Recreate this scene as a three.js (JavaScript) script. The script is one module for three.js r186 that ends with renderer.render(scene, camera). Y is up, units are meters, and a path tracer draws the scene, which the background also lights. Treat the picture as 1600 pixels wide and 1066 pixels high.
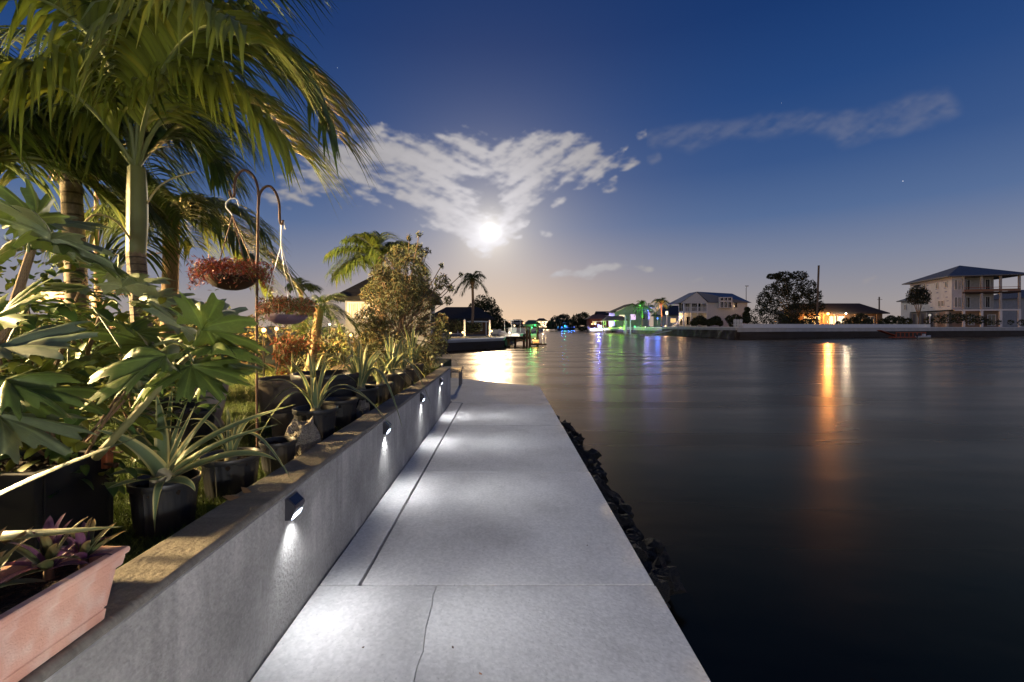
import * as THREE from 'three';
import { mergeGeometries } from 'three/addons/utils/BufferGeometryUtils.js';
import { RoundedBoxGeometry } from 'three/addons/geometries/RoundedBoxGeometry.js';
import { RectAreaLightUniformsLib } from 'three/addons/lights/RectAreaLightUniformsLib.js';

// ------------------------------------------------------------------ camera, sky, moon, exposure
const scene = new THREE.Scene();
const EYE = 1.4, FL = 711, VX = 790, VY = 510;                       // eye height, focal length and vanishing point for a 1600 x 1066 picture
const camera = new THREE.PerspectiveCamera(2 * Math.atan(533 / FL) * 180 / Math.PI, 1600 / 1066, 0.05, 5000);
camera.position.set(0, EYE, 0);
camera.setViewOffset(1600, 1066, 10, 23, 1600, 1066);
const renderer = new THREE.WebGLRenderer();
renderer.toneMapping = THREE.LinearToneMapping;
renderer.toneMappingExposure = 1;
renderer.shadowMap.enabled = true;
RectAreaLightUniformsLib.init();

const V = (x, y, z) => new THREE.Vector3(x, y, z);
const P = (px, py, d) => V((px - VX) / FL * d, EYE - (py - VY) / FL * d, -d);
const G = (px, py, y) => P(px, py, (EYE - y) * FL / (py - VY));
const UP = V(0, 1, 0);
function rng(seed) { let a = seed >>> 0; return () => { a = (a + 0x6d2b79f5) | 0; let t = Math.imul(a ^ (a >>> 15), 1 | a); t = (t + Math.imul(t ^ (t >>> 7), 61 | t)) ^ t; return ((t ^ (t >>> 14)) >>> 0) / 4294967296; }; }
const clamp = (x, a, b) => Math.min(b, Math.max(a, x)), lerp = (a, b, t) => a + (b - a) * t, sst = (a, b, x) => { const t = clamp((x - a) / (b - a), 0, 1); return t * t * (3 - 2 * t); };
const s2l = (c) => (c /= 255) <= 0.04045 ? c / 12.92 : Math.pow((c + 0.055) / 1.055, 2.4);
function hash(x, y, s) { let h = Math.imul(x, 374761393) ^ Math.imul(y, 668265263) ^ Math.imul(s, 974634777); h = Math.imul(h ^ (h >>> 13), 1274126177); return ((h ^ (h >>> 16)) >>> 0) / 4294967296; }
function vnoise(x, y, per, s) {                                      // value noise that repeats every per cells (0: never)
  const ix = Math.floor(x), iy = Math.floor(y), fx = x - ix, fy = y - iy, u = fx * fx * (3 - 2 * fx), v = fy * fy * (3 - 2 * fy);
  const w = (n) => per ? ((n % per) + per) % per : n;
  const a = hash(w(ix), w(iy), s), b = hash(w(ix + 1), w(iy), s), c = hash(w(ix), w(iy + 1), s), d = hash(w(ix + 1), w(iy + 1), s);
  return lerp(lerp(a, b, u), lerp(c, d, u), v);
}
function fbm(x, y, oct, per, s) { let t = 0, a = 0.5, n = 0; for (let i = 0; i < oct; i++) { t += a * vnoise(x, y, per, s + i); n += a; a *= 0.5; x *= 2; y *= 2; per *= 2; } return t / n; }

const moonDir = V((766 - VX) / FL, (VY - 362) / FL, -1).normalize();
function makeSky() {
  const W = 3072, H = 1536, data = new Float32Array(W * H * 4);
  const L = (r, g, b) => [s2l(r), s2l(g), s2l(b)];
  const stops = [[0, L(152, 140, 136)], [2.5, L(146, 142, 146)], [7.4, L(116, 127, 152)], [12, L(76, 104, 148)], [17.3, L(47, 82, 135)], [24, L(27, 67, 124)], [31.6, L(14, 53, 109)], [45, L(9, 43, 94)], [90, L(7, 34, 78)]];
  // clouds at infinity, written in degrees of the picture's own scale: x0, y0, x1, y1, radius, strength
  const strokes = [[470, 288, 560, 262, 30, .7], [560, 262, 700, 262, 46, 1], [640, 300, 735, 348, 24, 1.1], [690, 322, 762, 376, 24, 1.2], [640, 282, 720, 318, 36, 1], [745, 258, 790, 290, 22, .72], [560, 250, 640, 250, 34, .95], [640, 240, 740, 245, 34, .95], [770, 372, 812, 315, 20, 1], [806, 310, 866, 262, 26, 1.05], [796, 258, 918, 246, 42, 1.05], [790, 235, 885, 215, 18, .9], [556, 196, 592, 212, 9, .75], [420, 300, 520, 300, 16, .5],
    [945, 268, 985, 258, 9, .62], [1003, 250, 1012, 247, 8, .55], [945, 292, 972, 288, 7, .55], [865, 322, 885, 318, 6, .5], [780, 372, 806, 372, 6, .8], [735, 384, 770, 380, 9, .9], [845, 366, 852, 364, 5, .5],
    [872, 424, 930, 424, 9, .75], [925, 422, 1005, 419, 7, .65], [1070, 435, 1090, 434, 5, .45], [1130, 432, 1150, 434, 4, .4],
    [1010, 218, 1100, 212, 17, .42], [1080, 214, 1215, 194, 20, .45], [1215, 196, 1340, 190, 22, .45], [1320, 205, 1470, 166, 24, .5], [1300, 196, 1440, 168, 22, .48], [1310, 440, 1420, 444, 9, .3]];
  for (let row = 0; row < H; row++) {
    const up = ((row + 0.5) / H - 0.5) * Math.PI, y = Math.sin(up), cu = Math.cos(up), el = Math.max(0, up * 180 / Math.PI);
    let k = 0; while (k < stops.length - 2 && el > stops[k + 1][0]) k++;
    const f = clamp((el - stops[k][0]) / (stops[k + 1][0] - stops[k][0]), 0, 1), base = [0, 1, 2].map((c) => lerp(stops[k][1][c], stops[k + 1][1][c], f));
    for (let col = 0; col < W; col++) {
      const az = ((col + 0.5) / W - 0.5) * 2 * Math.PI, x = Math.cos(az) * cu, z = Math.sin(az) * cu, o = (row * W + col) * 4;
      const th = Math.acos(clamp(x * moonDir.x + y * moonDir.y + z * moonDir.z, -1, 1)) * 180 / Math.PI;
      const halo = 0.56 * Math.exp(-th / 4.6) + 0.07 * Math.exp(-th / 12), core = 4 * Math.exp(-Math.pow(th / 0.55, 2)) + 0.9 * Math.exp(-th / 1.0), west = Math.exp(-el / 13) * Math.pow((1 - (x * moonDir.x + z * moonDir.z) / Math.hypot(x, z, 1e-6)) / 2, 1.4);
      let daz = Math.abs(Math.atan2(x, -z) * 180 / Math.PI + 1.5);
      const warm = Math.exp(-el / 6.5) * (Math.exp(-Math.pow(daz / 17, 2)) + 0.12 * Math.exp(-Math.pow(daz / 45, 2)));
      let r = base[0] + halo * 1.06 + core + warm * 0.50 + west * 0.55, g = base[1] + halo * 0.90 + core + warm * 0.29 + west * 0.47, b = base[2] + halo * 0.58 + core + warm * 0.11 + west * 0.42;
      if (z < -0.25 && y > 0) {
        const px = VX + x / -z * FL, py = VY - y / -z * FL;
        if (px > 330 && px < 1560 && py > 120 && py < 470) {
          let m = 0;
          const wx = px + (fbm(px / 60, py / 40, 3, 0, 5) - .5) * 44, wy = py + (fbm(px / 60, py / 40, 3, 0, 9) - .5) * 30;
          for (const s of strokes) {
            const dx = s[2] - s[0], dy = s[3] - s[1], t = clamp(((wx - s[0]) * dx + (wy - s[1]) * dy) / (dx * dx + dy * dy), 0, 1), d = Math.hypot(wx - s[0] - dx * t, (wy - s[1] - dy * t) * 1.15) / s[4];
            if (d < 1.6) m = Math.max(m, s[5] * (1 - sst(0.35, 1.45, d)));
          }
          if (m > 0) {
            const soft = px > 1010 && py < 300 ? 1 : 0, ax = px * 0.92 + py * 0.38, ay = py * 0.92 - px * 0.38;
            const mixw = sst(735, 795, px), nA = fbm(ax / 46, ay / 11, 6, 0, 21), nB = fbm((px * .85 - py * .53) / 46, (py * .85 + px * .53) / 12, 6, 0, 26), n = lerp(nA, nB, mixw) * 0.66 + fbm(px / 13, py / 6, 5, 0, 31) * 0.34;
            const a = soft ? m * 0.42 * sst(0.25, 0.8, n + .1) : Math.pow(sst(0.22, 1.22, m * 0.98 + (n - 0.5) * 2.9 * (1.15 - m * 0.3) + 0.10), 1.15) * 0.97;
            const near = Math.exp(-th / 11), lit = soft ? .34 : 0.27 + 0.62 * near, sh = 0.8 + 0.35 * n;
            r = lerp(r, Math.max(r, (lit * 1.0 + core) * sh), a); g = lerp(g, Math.max(g, (lit * 0.96 + core) * sh), a); b = lerp(b, Math.max(b, (lit * 1.0 + core) * sh), a);
          }
        }
      }
      data[o] = r; data[o + 1] = g; data[o + 2] = b; data[o + 3] = 1;
    }
  }
  const t = new THREE.DataTexture(data, W, H, THREE.RGBAFormat, THREE.FloatType);
  t.mapping = THREE.EquirectangularReflectionMapping; t.magFilter = THREE.LinearFilter; t.needsUpdate = true;
  return t;
}
scene.background = scene.environment = makeSky();

const moon = new THREE.DirectionalLight(new THREE.Color(1, 0.84, 0.62), 0.6);
moon.name = 'moonlight';
moon.position.copy(moonDir).multiplyScalar(100); moon.target.position.set(0, 0, 0);
moon.shadow.radius = 3; moon.shadow.mapSize.set(2048, 2048);
Object.assign(moon.shadow.camera, { left: -60, right: 60, top: 60, bottom: -60, near: 1, far: 300 });
scene.add(moon, moon.target);

// ------------------------------------------------------------------ helpers
const taken = new Map();
function numbered(n) { const k = taken.get(n) ?? 0; taken.set(n, k + 1); return k ? n + '_' + String(k).padStart(3, '0') : n; }
function tag(o, label, category, group, kind) { if (label) o.userData.label = label; if (category) o.userData.category = category; if (group) o.userData.group = group; if (kind) o.userData.kind = kind; return o; }
function thing(name, label, category, pos = [0, 0, 0], turn = 0, group) {
  const o = new THREE.Group(); o.name = numbered(name); scene.add(o);
  o.position.set(...(pos.isVector3 ? pos.toArray() : pos)); o.rotation.y = turn;
  return tag(o, label, category, group);
}
function mesh(name, geo, mat, parent) { const m = new THREE.Mesh(Array.isArray(geo) ? join(geo) : geo, mat); m.name = parent ? name : numbered(name); (parent ?? scene).add(m); return m; }
function join(list) {
  const out = list.map((g) => { g = g.index ? g.toNonIndexed() : g.clone(); for (const k of Object.keys(g.attributes)) if (!['position', 'normal', 'uv'].includes(k)) g.deleteAttribute(k); g.morphAttributes = {}; return g; });
  return mergeGeometries(out);
}
function copy(o, label) { const c = o.clone(); c.name = numbered(o.name.replace(/_\d+$/, '')); c.userData = { ...o.userData }; if (label) c.userData.label = label; scene.add(c); return c; }
const box = (w, h, d, x = 0, y = 0, z = 0, r = 0) => (r ? new RoundedBoxGeometry(w, h, d, 2, r) : boxUV(w, h, d)).translate(x, y, z);
function boxUV(w, h, d) { const g = new THREE.BoxGeometry(w, h, d), u = g.attributes.uv, s = [[d, h], [d, h], [w, d], [w, d], [w, h], [w, h]]; for (let i = 0; i < 24; i++) { const [a, b] = s[i >> 2]; u.setXY(i, u.getX(i) * a, u.getY(i) * b); } return g; }
const cyl = (r0, r1, h, x = 0, y = 0, z = 0, n = 12) => new THREE.CylinderGeometry(r1, r0, h, n).translate(x, y + h / 2, z);
const tube = (pts, r, n = 24, k = 6) => new THREE.TubeGeometry(new THREE.CatmullRomCurve3(pts), n, r, k);
function bar(a, b, r, n = 6) { const d = b.clone().sub(a), g = new THREE.CylinderGeometry(r, r, d.length(), n); g.applyQuaternion(new THREE.Quaternion().setFromUnitVectors(UP, d.normalize())); return g.translate((a.x + b.x) / 2, (a.y + b.y) / 2, (a.z + b.z) / 2); }
function taperTube(pts, r0, r1, n = 20, k = 9, bump) {               // a trunk: radius runs from r0 to r1, bump(t) scales it
  const g = new THREE.TubeGeometry(new THREE.CatmullRomCurve3(pts), n, 1, k), p = g.attributes.position, c = new THREE.CatmullRomCurve3(pts), q = V();
  for (let i = 0; i <= n; i++) { const t = i / n, o = c.getPointAt(t), r = lerp(r0, r1, t) * (bump ? bump(t) : 1); for (let j = 0; j <= k; j++) { q.fromBufferAttribute(p, i * (k + 1) + j).sub(o).multiplyScalar(r).add(o); p.setXYZ(i * (k + 1) + j, q.x, q.y, q.z); } }
  g.computeVertexNormals(); return g;
}
function prism(pts, h, bevel = 0) { // flat outline [[x, z]...] extruded downwards from y = 0
  const s = new THREE.Shape(pts.map(([x, z]) => new THREE.Vector2(x, -z)));
  const g = new THREE.ExtrudeGeometry(s, { depth: h - 2 * bevel, bevelEnabled: bevel > 0, bevelSize: bevel, bevelThickness: bevel, bevelOffset: -bevel, bevelSegments: 2 });
  g.rotateX(-Math.PI / 2); g.translate(0, -h + bevel, 0); return g;
}
class LB {                                                           // leaf builder: smooth strips with vertex colours
  constructor() { this.p = []; this.c = []; this.i = []; this.u = []; }
  strip(pts, wFn, face, fold, cFn, S = [-1, 0, 1]) {
    const n = pts.length, b0 = this.p.length / 3, T = V(), side = V(), N = V();
    for (let i = 0; i < n; i++) {
      T.copy(pts[Math.min(n - 1, i + 1)]).sub(pts[Math.max(0, i - 1)]).normalize(); side.crossVectors(T, face); if (side.lengthSq() < 1e-6) side.set(1, 0, 0); side.normalize(); N.crossVectors(side, T);
      const t = i / (n - 1), w = wFn(t);
      for (const s of S) { const p = pts[i].clone().addScaledVector(side, w * s).addScaledVector(N, fold * w * Math.abs(s)); this.p.push(p.x, p.y, p.z); this.c.push(...cFn(s, t)); this.u.push(s * .5 + .5, t); }
    }
    const m = S.length;
    for (let i = 0; i < n - 1; i++) for (let j = 0; j < m - 1; j++) { const a = b0 + i * m + j; this.i.push(a, a + 1, a + m, a + 1, a + m + 1, a + m); }
  }
  quad(o, a, b, c) { const k = this.p.length / 3; for (const [s, t, lift] of [[-1, 0, 0], [0, -.55, .2], [1, 0, 0], [0, .55, .2]]) { const n = V().crossVectors(a, b).normalize().multiplyScalar(lift * a.length()); this.p.push(o.x + a.x * s + b.x * t + n.x, o.y + a.y * s + b.y * t + n.y, o.z + a.z * s + b.z * t + n.z); this.c.push(...c); this.u.push(s, t); } this.i.push(k, k + 1, k + 2, k, k + 2, k + 3); }
  get geo() { const g = new THREE.BufferGeometry(); g.setAttribute('position', new THREE.Float32BufferAttribute(this.p, 3)); g.setAttribute('color', new THREE.Float32BufferAttribute(this.c, 3)); g.setAttribute('uv', new THREE.Float32BufferAttribute(this.u, 2)); g.setIndex(this.i); g.computeVertexNormals(); return g; }
}
function arc(a, b, mid, n = 9) { const c = new THREE.QuadraticBezierCurve3(a, mid.clone().multiplyScalar(2).addScaledVector(a, -.5).addScaledVector(b, -.5), b); return c.getPoints(n); }

// ------------------------------------------------------------------ materials
function texture(size, fn, srgb) {
  const d = new Uint8Array(size * size * 4);
  for (let y = 0; y < size; y++) for (let x = 0; x < size; x++) { const c = fn(x / size, y / size), o = (y * size + x) * 4; for (let k = 0; k < 3; k++) d[o + k] = clamp(Math.round((Array.isArray(c) ? c[k] : c) * 255), 0, 255); d[o + 3] = 255; }
  const t = new THREE.DataTexture(d, size, size); t.wrapS = t.wrapT = THREE.RepeatWrapping; t.magFilter = THREE.LinearFilter; t.minFilter = THREE.LinearFilter; if (srgb) t.colorSpace = THREE.SRGBColorSpace; t.needsUpdate = true; return t;
}
const rep = (t, sx, sy = sx) => { const c = t.clone(); c.repeat.set(sx, sy); c.needsUpdate = true; return c; };
const std = (color, rough = 0.8, extra = {}) => new THREE.MeshStandardMaterial({ color: Array.isArray(color) ? new THREE.Color().setRGB(...color) : new THREE.Color(color), roughness: rough, ...extra });
const leafM = (rough, tr, extra = {}) => new THREE.MeshPhysicalMaterial({ color: 0xffffff, vertexColors: true, roughness: rough, transmission: tr, thickness: 0, side: THREE.DoubleSide, specularIntensity: .7, ...extra });
const glow = (r, g, b) => new THREE.MeshStandardMaterial({ color: 0x111111, emissive: new THREE.Color().setRGB(r, g, b), emissiveIntensity: 1 });

const concreteT = texture(1024, (u, v) => { const a = fbm(u * 4, v * 4, 5, 4, 1), b = fbm(u * 128, v * 128, 2, 128, 7), sp = vnoise(u * 256, v * 256, 256, 11) > .93 ? -.09 : 0, st = sst(.54, .66, fbm(u * 5, v * 5, 5, 5, 40)), sm = sst(.6, .72, fbm(u * 14, v * 3, 4, 1, 44)); const k = .815 + (a - .5) * .17 + (b - .5) * .11 + sp - st * .03 - sm * .022; return [k * 1.0, k * .985, k * .97]; }, true);
const concreteB = texture(512, (u, v) => .5 + (fbm(u * 96, v * 96, 3, 96, 17) - .5) * .8);
const stuccoT = texture(1024, (u, v) => { const a = fbm(u * 5, v * 5, 5, 5, 51), st = fbm(u * 22, v * 1.5, 4, 0, 55), b = fbm(u * 140, v * 140, 2, 140, 57); const k = .635 + (a - .5) * .24 + (st - .5) * .30 * sst(.35, .7, a) + (b - .5) * .10; return [k, k * .98, k * .95]; }, true);
const stuccoB = texture(512, (u, v) => fbm(u * 48, v * 48, 4, 48, 61));
const clayT = texture(512, (u, v) => { const a = fbm(u * 4, v * 6, 5, 2, 71), b = sst(.45, .68, fbm(u * 7, v * 5, 4, 1, 75)); return [.90 + (a - .5) * .16 + b * .04, .68 + (a - .5) * .19 + b * .14, .585 + (a - .5) * .16 + b * .17]; }, true);
const ringT = texture(512, (u, v) => { const y = u * 18, f = Math.abs((y % 1) - .5) * 2, e = sst(.82, .97, f + (fbm(v * 8, u * 30, 3, 2, 81) - .5) * .3), n = fbm(v * 24, u * 60, 3, 12, 83), k = .62 + (n - .5) * .3 - e * .26; return [k, k * .93, k * .84]; }, true);
const barkT = texture(512, (u, v) => { const n = fbm(u * 16, v * 5, 5, 1, 91), k = .36 + (n - .5) * .5; return [k, k * .84, k * .68]; }, true);
const soilT = texture(512, (u, v) => { const n = fbm(u * 40, v * 40, 4, 40, 95), k = .14 + Math.pow(n, 2) * .5; return [k, k * .72, k * .52]; }, true);
const lawnT = texture(512, (u, v) => { const n = fbm(u * 30, v * 30, 4, 30, 99), k = .2 + n * .22; return [k * .82, k, k * .36]; }, true);
const waveB = texture(1024, (u, v) => fbm(u * 10, v * 10, 4, 10, 111));
const waterR = texture(512, (u, v) => .62 + (fbm(u * 3, v * 9, 4, 3, 121) - .5) * .5);
const wallT = texture(512, (u, v) => { const n = fbm(u * 12, v * 12, 4, 12, 131), k = .86 + (n - .5) * .12; return [k, k, k]; }, true);
const shingT = texture(256, (u, v) => { const n = fbm(u * 20, v * 40, 3, 20, 141), e = (v * 16) % 1 > .86 ? -.2 : 0, k = .7 + (n - .5) * .4 + e; return [k, k, k]; }, true);

const M = {
  slab: std([1, 1, 1], .78, { map: rep(concreteT, .55), bumpMap: rep(concreteB, .9), bumpScale: .002 }),
  wall_top: std([.45, .42, .38], .92, { map: rep(stuccoT, 1.1), bumpMap: rep(stuccoB, 1.6), bumpScale: .004 }),
  stucco: std([1, 1, 1], .9, { map: rep(stuccoT, .7), bumpMap: rep(stuccoB, 1.6), bumpScale: .0032 }),
  clay: std([1, 1, 1], .82, { map: rep(clayT, 1.6), bumpMap: rep(concreteB, 3), bumpScale: .0015 }),
  soil: std([.6, .6, .6], 1, { map: rep(soilT, 3), bumpMap: rep(stuccoB, 4), bumpScale: .03 }),
  lawn: std([.55, .55, .55], 1, { map: rep(lawnT, .8), bumpMap: rep(stuccoB, 2), bumpScale: .03 }),
  blackPot: std([.022, .023, .027], .45), greyPot: std([.10, .08, .065], .7), navy: std([.010, .012, .018], .7),
  metal: std([.02, .018, .017], .4, { metalness: .6 }), rust: std([.09, .045, .028], .6, { metalness: .3 }),
  ring: std([.62, .58, .52], .85, { map: rep(ringT, 1.6, 1), bumpMap: rep(ringT, 1.6, 1), bumpScale: .008 }), bark: std([1, 1, 1], .95, { map: rep(barkT, 1, 3), bumpMap: rep(barkT, 1, 3), bumpScale: .02 }),
  shaft: std([.15, .165, .06], .5), stem: std([.14, .17, .06], .5), brown: std([.16, .10, .06], .8), wood: std([.20, .15, .11], .85, { map: rep(barkT, 2, 1) }),
  palm: leafM(.5, .28), leaf: leafM(.45, .22), strap: leafM(.38, .12), shrub: leafM(.55, .2), far: leafM(.8, .1),
  rock: std([.02, .018, .015], .75, { bumpMap: rep(stuccoB, 2), bumpScale: .05 }), paleRock: std([.42, .38, .33], .95, { bumpMap: rep(stuccoB, 2), bumpScale: .05 }),
  white: std([.86, .85, .83], .6, { map: wallT }), trim: std([.75, .74, .72], .55), glass: new THREE.MeshPhysicalMaterial({ color: 0x0a0c10, roughness: .06, metalness: 0, specularIntensity: 1 }),
  wire: std([.7, .7, .7], .35, { metalness: .4 }),
};

// ------------------------------------------------------------------ water, ground, walkway, walls
const WATER = -0.7, LAWN = 0.5;
{
  const g = new THREE.PlaneGeometry(6000, 6000).rotateX(-Math.PI / 2), u = g.attributes.uv;
  for (let i = 0; i < u.count; i++) u.setXY(i, u.getX(i) * 6000, u.getY(i) * 6000);
  const m = new THREE.MeshPhysicalMaterial({ color: new THREE.Color().setRGB(.062, .042, .027), metalness: 1, roughness: .40, roughnessMap: rep(waterR, .04, .09), ior: 1.33, specularColor: new THREE.Color().setRGB(1, .83, .64), bumpMap: rep(waveB, .09, .16), bumpScale: .006 });
  const w = mesh('water', g, m); w.position.y = WATER; tag(w, 'dark smooth canal water between the walkway and the far houses', null, null, 'structure');
  const bed = mesh('canal_bed', new THREE.PlaneGeometry(6000, 6000).rotateX(-Math.PI / 2).translate(0, -3, 0), std([.05, .04, .03], 1)); tag(bed, 'muddy bed of the canal', null, null, 'structure');
}
{ // concrete walkway of separate slabs
  const w = new THREE.Group(); w.name = 'walkway'; scene.add(w); tag(w, 'pale concrete walkway of large slabs beside the canal', null, null, 'structure');
  const r = rng(5), g = .0055, XL = -1.012, XJ = -.79, XR = .815, D = [.30, 2.46, 4.37, 6.42, 8.28];
  const slab = (pts, bev = .003) => { const s = mesh('slab', prism(pts.map(([x, d]) => [x, -d]), .14, bev), M.slab, w); s.position.y = (r() - .5) * .003; const u = s.geometry.attributes.uv, ox = r() * 9, oy = r() * 9; for (let i = 0; i < u.count; i++) u.setXY(i, u.getX(i) + ox, u.getY(i) + oy); return s; };
  const q = (x0, d0, x1, d1) => [[x0 + g, d0 + g], [x1 - g, d0 + g], [x1 - g, d1 - g], [x0 + g, d1 - g]];
  for (let k = 1; k < 4; k++) { slab(q(XJ + .004, D[k], XR - .004 * k, D[k + 1])); slab(q(XL, D[k] + (k > 1 ? .03 : 0), XJ - .003, D[k + 1] + (k < 3 ? .03 : .05))); }
  slab([[XL - .48, 8.5], [XL + .01, 8.5], [XL + .01, 8.36], [XJ, 8.36], [XJ, 8.28 + g], [XR - .02, 8.28 + g], [XR - .025, 10.6], [XL - .48, 12.4]]);
  // the front slab is split by a crack
  const crack = []; for (let k = 0; k <= 26; k++) { const d = .30 + (2.454 - .30) * k / 26; crack.push([-.352 - .008 * k / 26 + (fbm(k * .5, 3, 3, 0, 77) - .5) * .05 + (r() - .5) * .008, d]); }
  slab([[XL + g, D[0] + g], ...crack.map(([x, d]) => [x - .0015, d === .30 ? d + g : d]), [XL + g, D[1] - g]], .0012);
  slab([[XR - g, D[0] + g], [XR - g, D[1] - g], ...crack.slice().reverse().map(([x, d]) => [x + .0015, d === .30 ? d + g : d])], .0012);
  slab(q(XL, -1.7, XR, .30)); slab(q(XL, -3.7, XR, -1.7));
  const base = mesh('walkway_base', [box(1.79, 1.6, 14.4, -.115, -.945, -3.5), box(.6, 1.6, 3.6, -1.3, -.945, -10.3)], std([.07, .06, .05], .95, { bumpMap: rep(stuccoB, 1), bumpScale: .02 }), w);
}
{ // stuccoed garden wall
  const h = .612, len = 12.43, s = new THREE.Shape(); s.moveTo(-1.222, -.3); s.lineTo(-1.02, -.3); s.lineTo(-1.02, h - .004); s.lineTo(-1.024, h); s.lineTo(-1.218, h); s.lineTo(-1.222, h - .004); s.closePath();
  const g = new THREE.ExtrudeGeometry(s, { depth: len - .008, steps: 60, bevelEnabled: true, bevelSize: .004, bevelThickness: .004, bevelOffset: -.004, bevelSegments: 2, curveSegments: 5 }).translate(0, 0, -8.43);
  const p = g.attributes.position, u = g.attributes.uv, n = g.attributes.normal;
  for (let i = 0; i < p.count; i++) { const x = p.getX(i), y = p.getY(i), z = p.getZ(i); u.setXY(i, Math.abs(n.getZ(i)) > .7 ? x : z, Math.abs(n.getY(i)) > .7 ? x : y); if (y > .64) p.setXYZ(i, x + (fbm(z * 3 + 40, 1, 3, 0, 3) - .5) * .010, y + (fbm(z * 2.5 + 60, 2, 3, 0, 4) - .5) * .008, z); }
  const o = thing('garden_wall', 'low grey stuccoed wall between the potted garden and the walkway', 'wall'); mesh('wall_face', g, M.stucco, o);
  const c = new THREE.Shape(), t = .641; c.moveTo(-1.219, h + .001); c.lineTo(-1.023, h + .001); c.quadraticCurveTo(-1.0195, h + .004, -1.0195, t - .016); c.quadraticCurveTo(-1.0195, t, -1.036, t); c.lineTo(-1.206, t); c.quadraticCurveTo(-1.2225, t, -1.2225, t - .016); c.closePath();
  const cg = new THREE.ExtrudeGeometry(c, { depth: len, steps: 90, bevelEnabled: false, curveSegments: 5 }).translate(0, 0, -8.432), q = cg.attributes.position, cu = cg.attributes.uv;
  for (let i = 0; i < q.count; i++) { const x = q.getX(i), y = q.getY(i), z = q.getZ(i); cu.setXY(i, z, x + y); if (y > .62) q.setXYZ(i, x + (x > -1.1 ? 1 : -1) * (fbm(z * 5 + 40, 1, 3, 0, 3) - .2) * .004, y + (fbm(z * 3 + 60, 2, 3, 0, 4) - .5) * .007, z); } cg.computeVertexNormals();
  mesh('wall_top', cg, M.wall_top, o);  // top of the same wall as its own strip, darker in tone than the face
}
{ // the lawn behind the wall, with grass
  const o = new THREE.Group(); o.name = 'lawn'; scene.add(o); tag(o, 'short lawn behind the low wall', null, null, 'structure');
  const pts = [[-1.2, 4], [-1.2, -8.4], [-1.5, -9.2], [-1.5, -12.6], [-6, -15], [-9, -19], [-12, -34], [-60, -50], [-60, 20], [-1.2, 20]];
  mesh('turf', prism(pts, 2.4).translate(0, LAWN, 0), M.lawn, o);
  const b = new LB(), r = rng(8);
  for (let k = 0; k < 5; k++) { const a = r() * 6.28, l = .022 + r() * .026, o0 = V((r() - .5) * .03, 0, (r() - .5) * .03), t = o0.clone().add(V(Math.cos(a) * l * .6, l, Math.sin(a) * l * .6)), c = .7 + r() * .5; b.strip(arc(o0, t, o0.clone().lerp(t, .5).add(V(0, l * .15, 0)), 2), (q) => .0022 * (1 - q * .85), V(Math.sin(a), .2, -Math.cos(a)), .2, () => [.12 * c, .17 * c, .035 * c]); }
  const N = 26000, im = new THREE.InstancedMesh(b.geo, leafM(.7, .15), N), m4 = new THREE.Matrix4(), q4 = new THREE.Quaternion();
  for (let k = 0; k < N; k++) { const d = 1.2 + Math.pow(r(), 1.3) * 8.5, x = -1.25 - r() * (0.6 + d * .75); q4.setFromAxisAngle(UP, r() * 6.28); const s = .7 + r() * .7; m4.compose(V(x, LAWN, -d), q4, V(s, s, s)); im.setMatrixAt(k, m4); }
  im.name = 'grass'; tag(im, null, null, null, 'stuff'); o.add(im);
}
{ // oyster-crusted rocks at the foot of the walkway
  const r = rng(31), list = [];
  for (let k = 0; k < 300; k++) {
    const d = 2.6 + r() * 6.2, out = sst(2.4, 4.2, d) * .62 * (.35 + .9 * fbm(d * 2.3, 1, 3, 0, 8)), s = .035 + r() * r() * .15, x = .80 + r() * out, y = WATER + .36 - (x - .80) * .62 + (r() - .5) * .10;
    const g = new THREE.IcosahedronGeometry(s, 2), p = g.attributes.position, v = V(), sd = k * 13.1;
    for (let i = 0; i < p.count; i++) { v.fromBufferAttribute(p, i); const n = fbm(v.x * 22 + sd, v.y * 22 + v.z * 17, 4, 0, 14); v.multiplyScalar(.2 + n * 1.6); p.setXYZ(i, v.x, v.y * .8, v.z); }
    g.computeVertexNormals(); list.push(g.rotateY(r() * 6).translate(x, y, -d));
  }
  tag(mesh('oyster_rocks', list, M.rock), 'dark ragged oyster-crusted rocks along the walkway edge', 'rocks', null, 'stuff');
}
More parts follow.
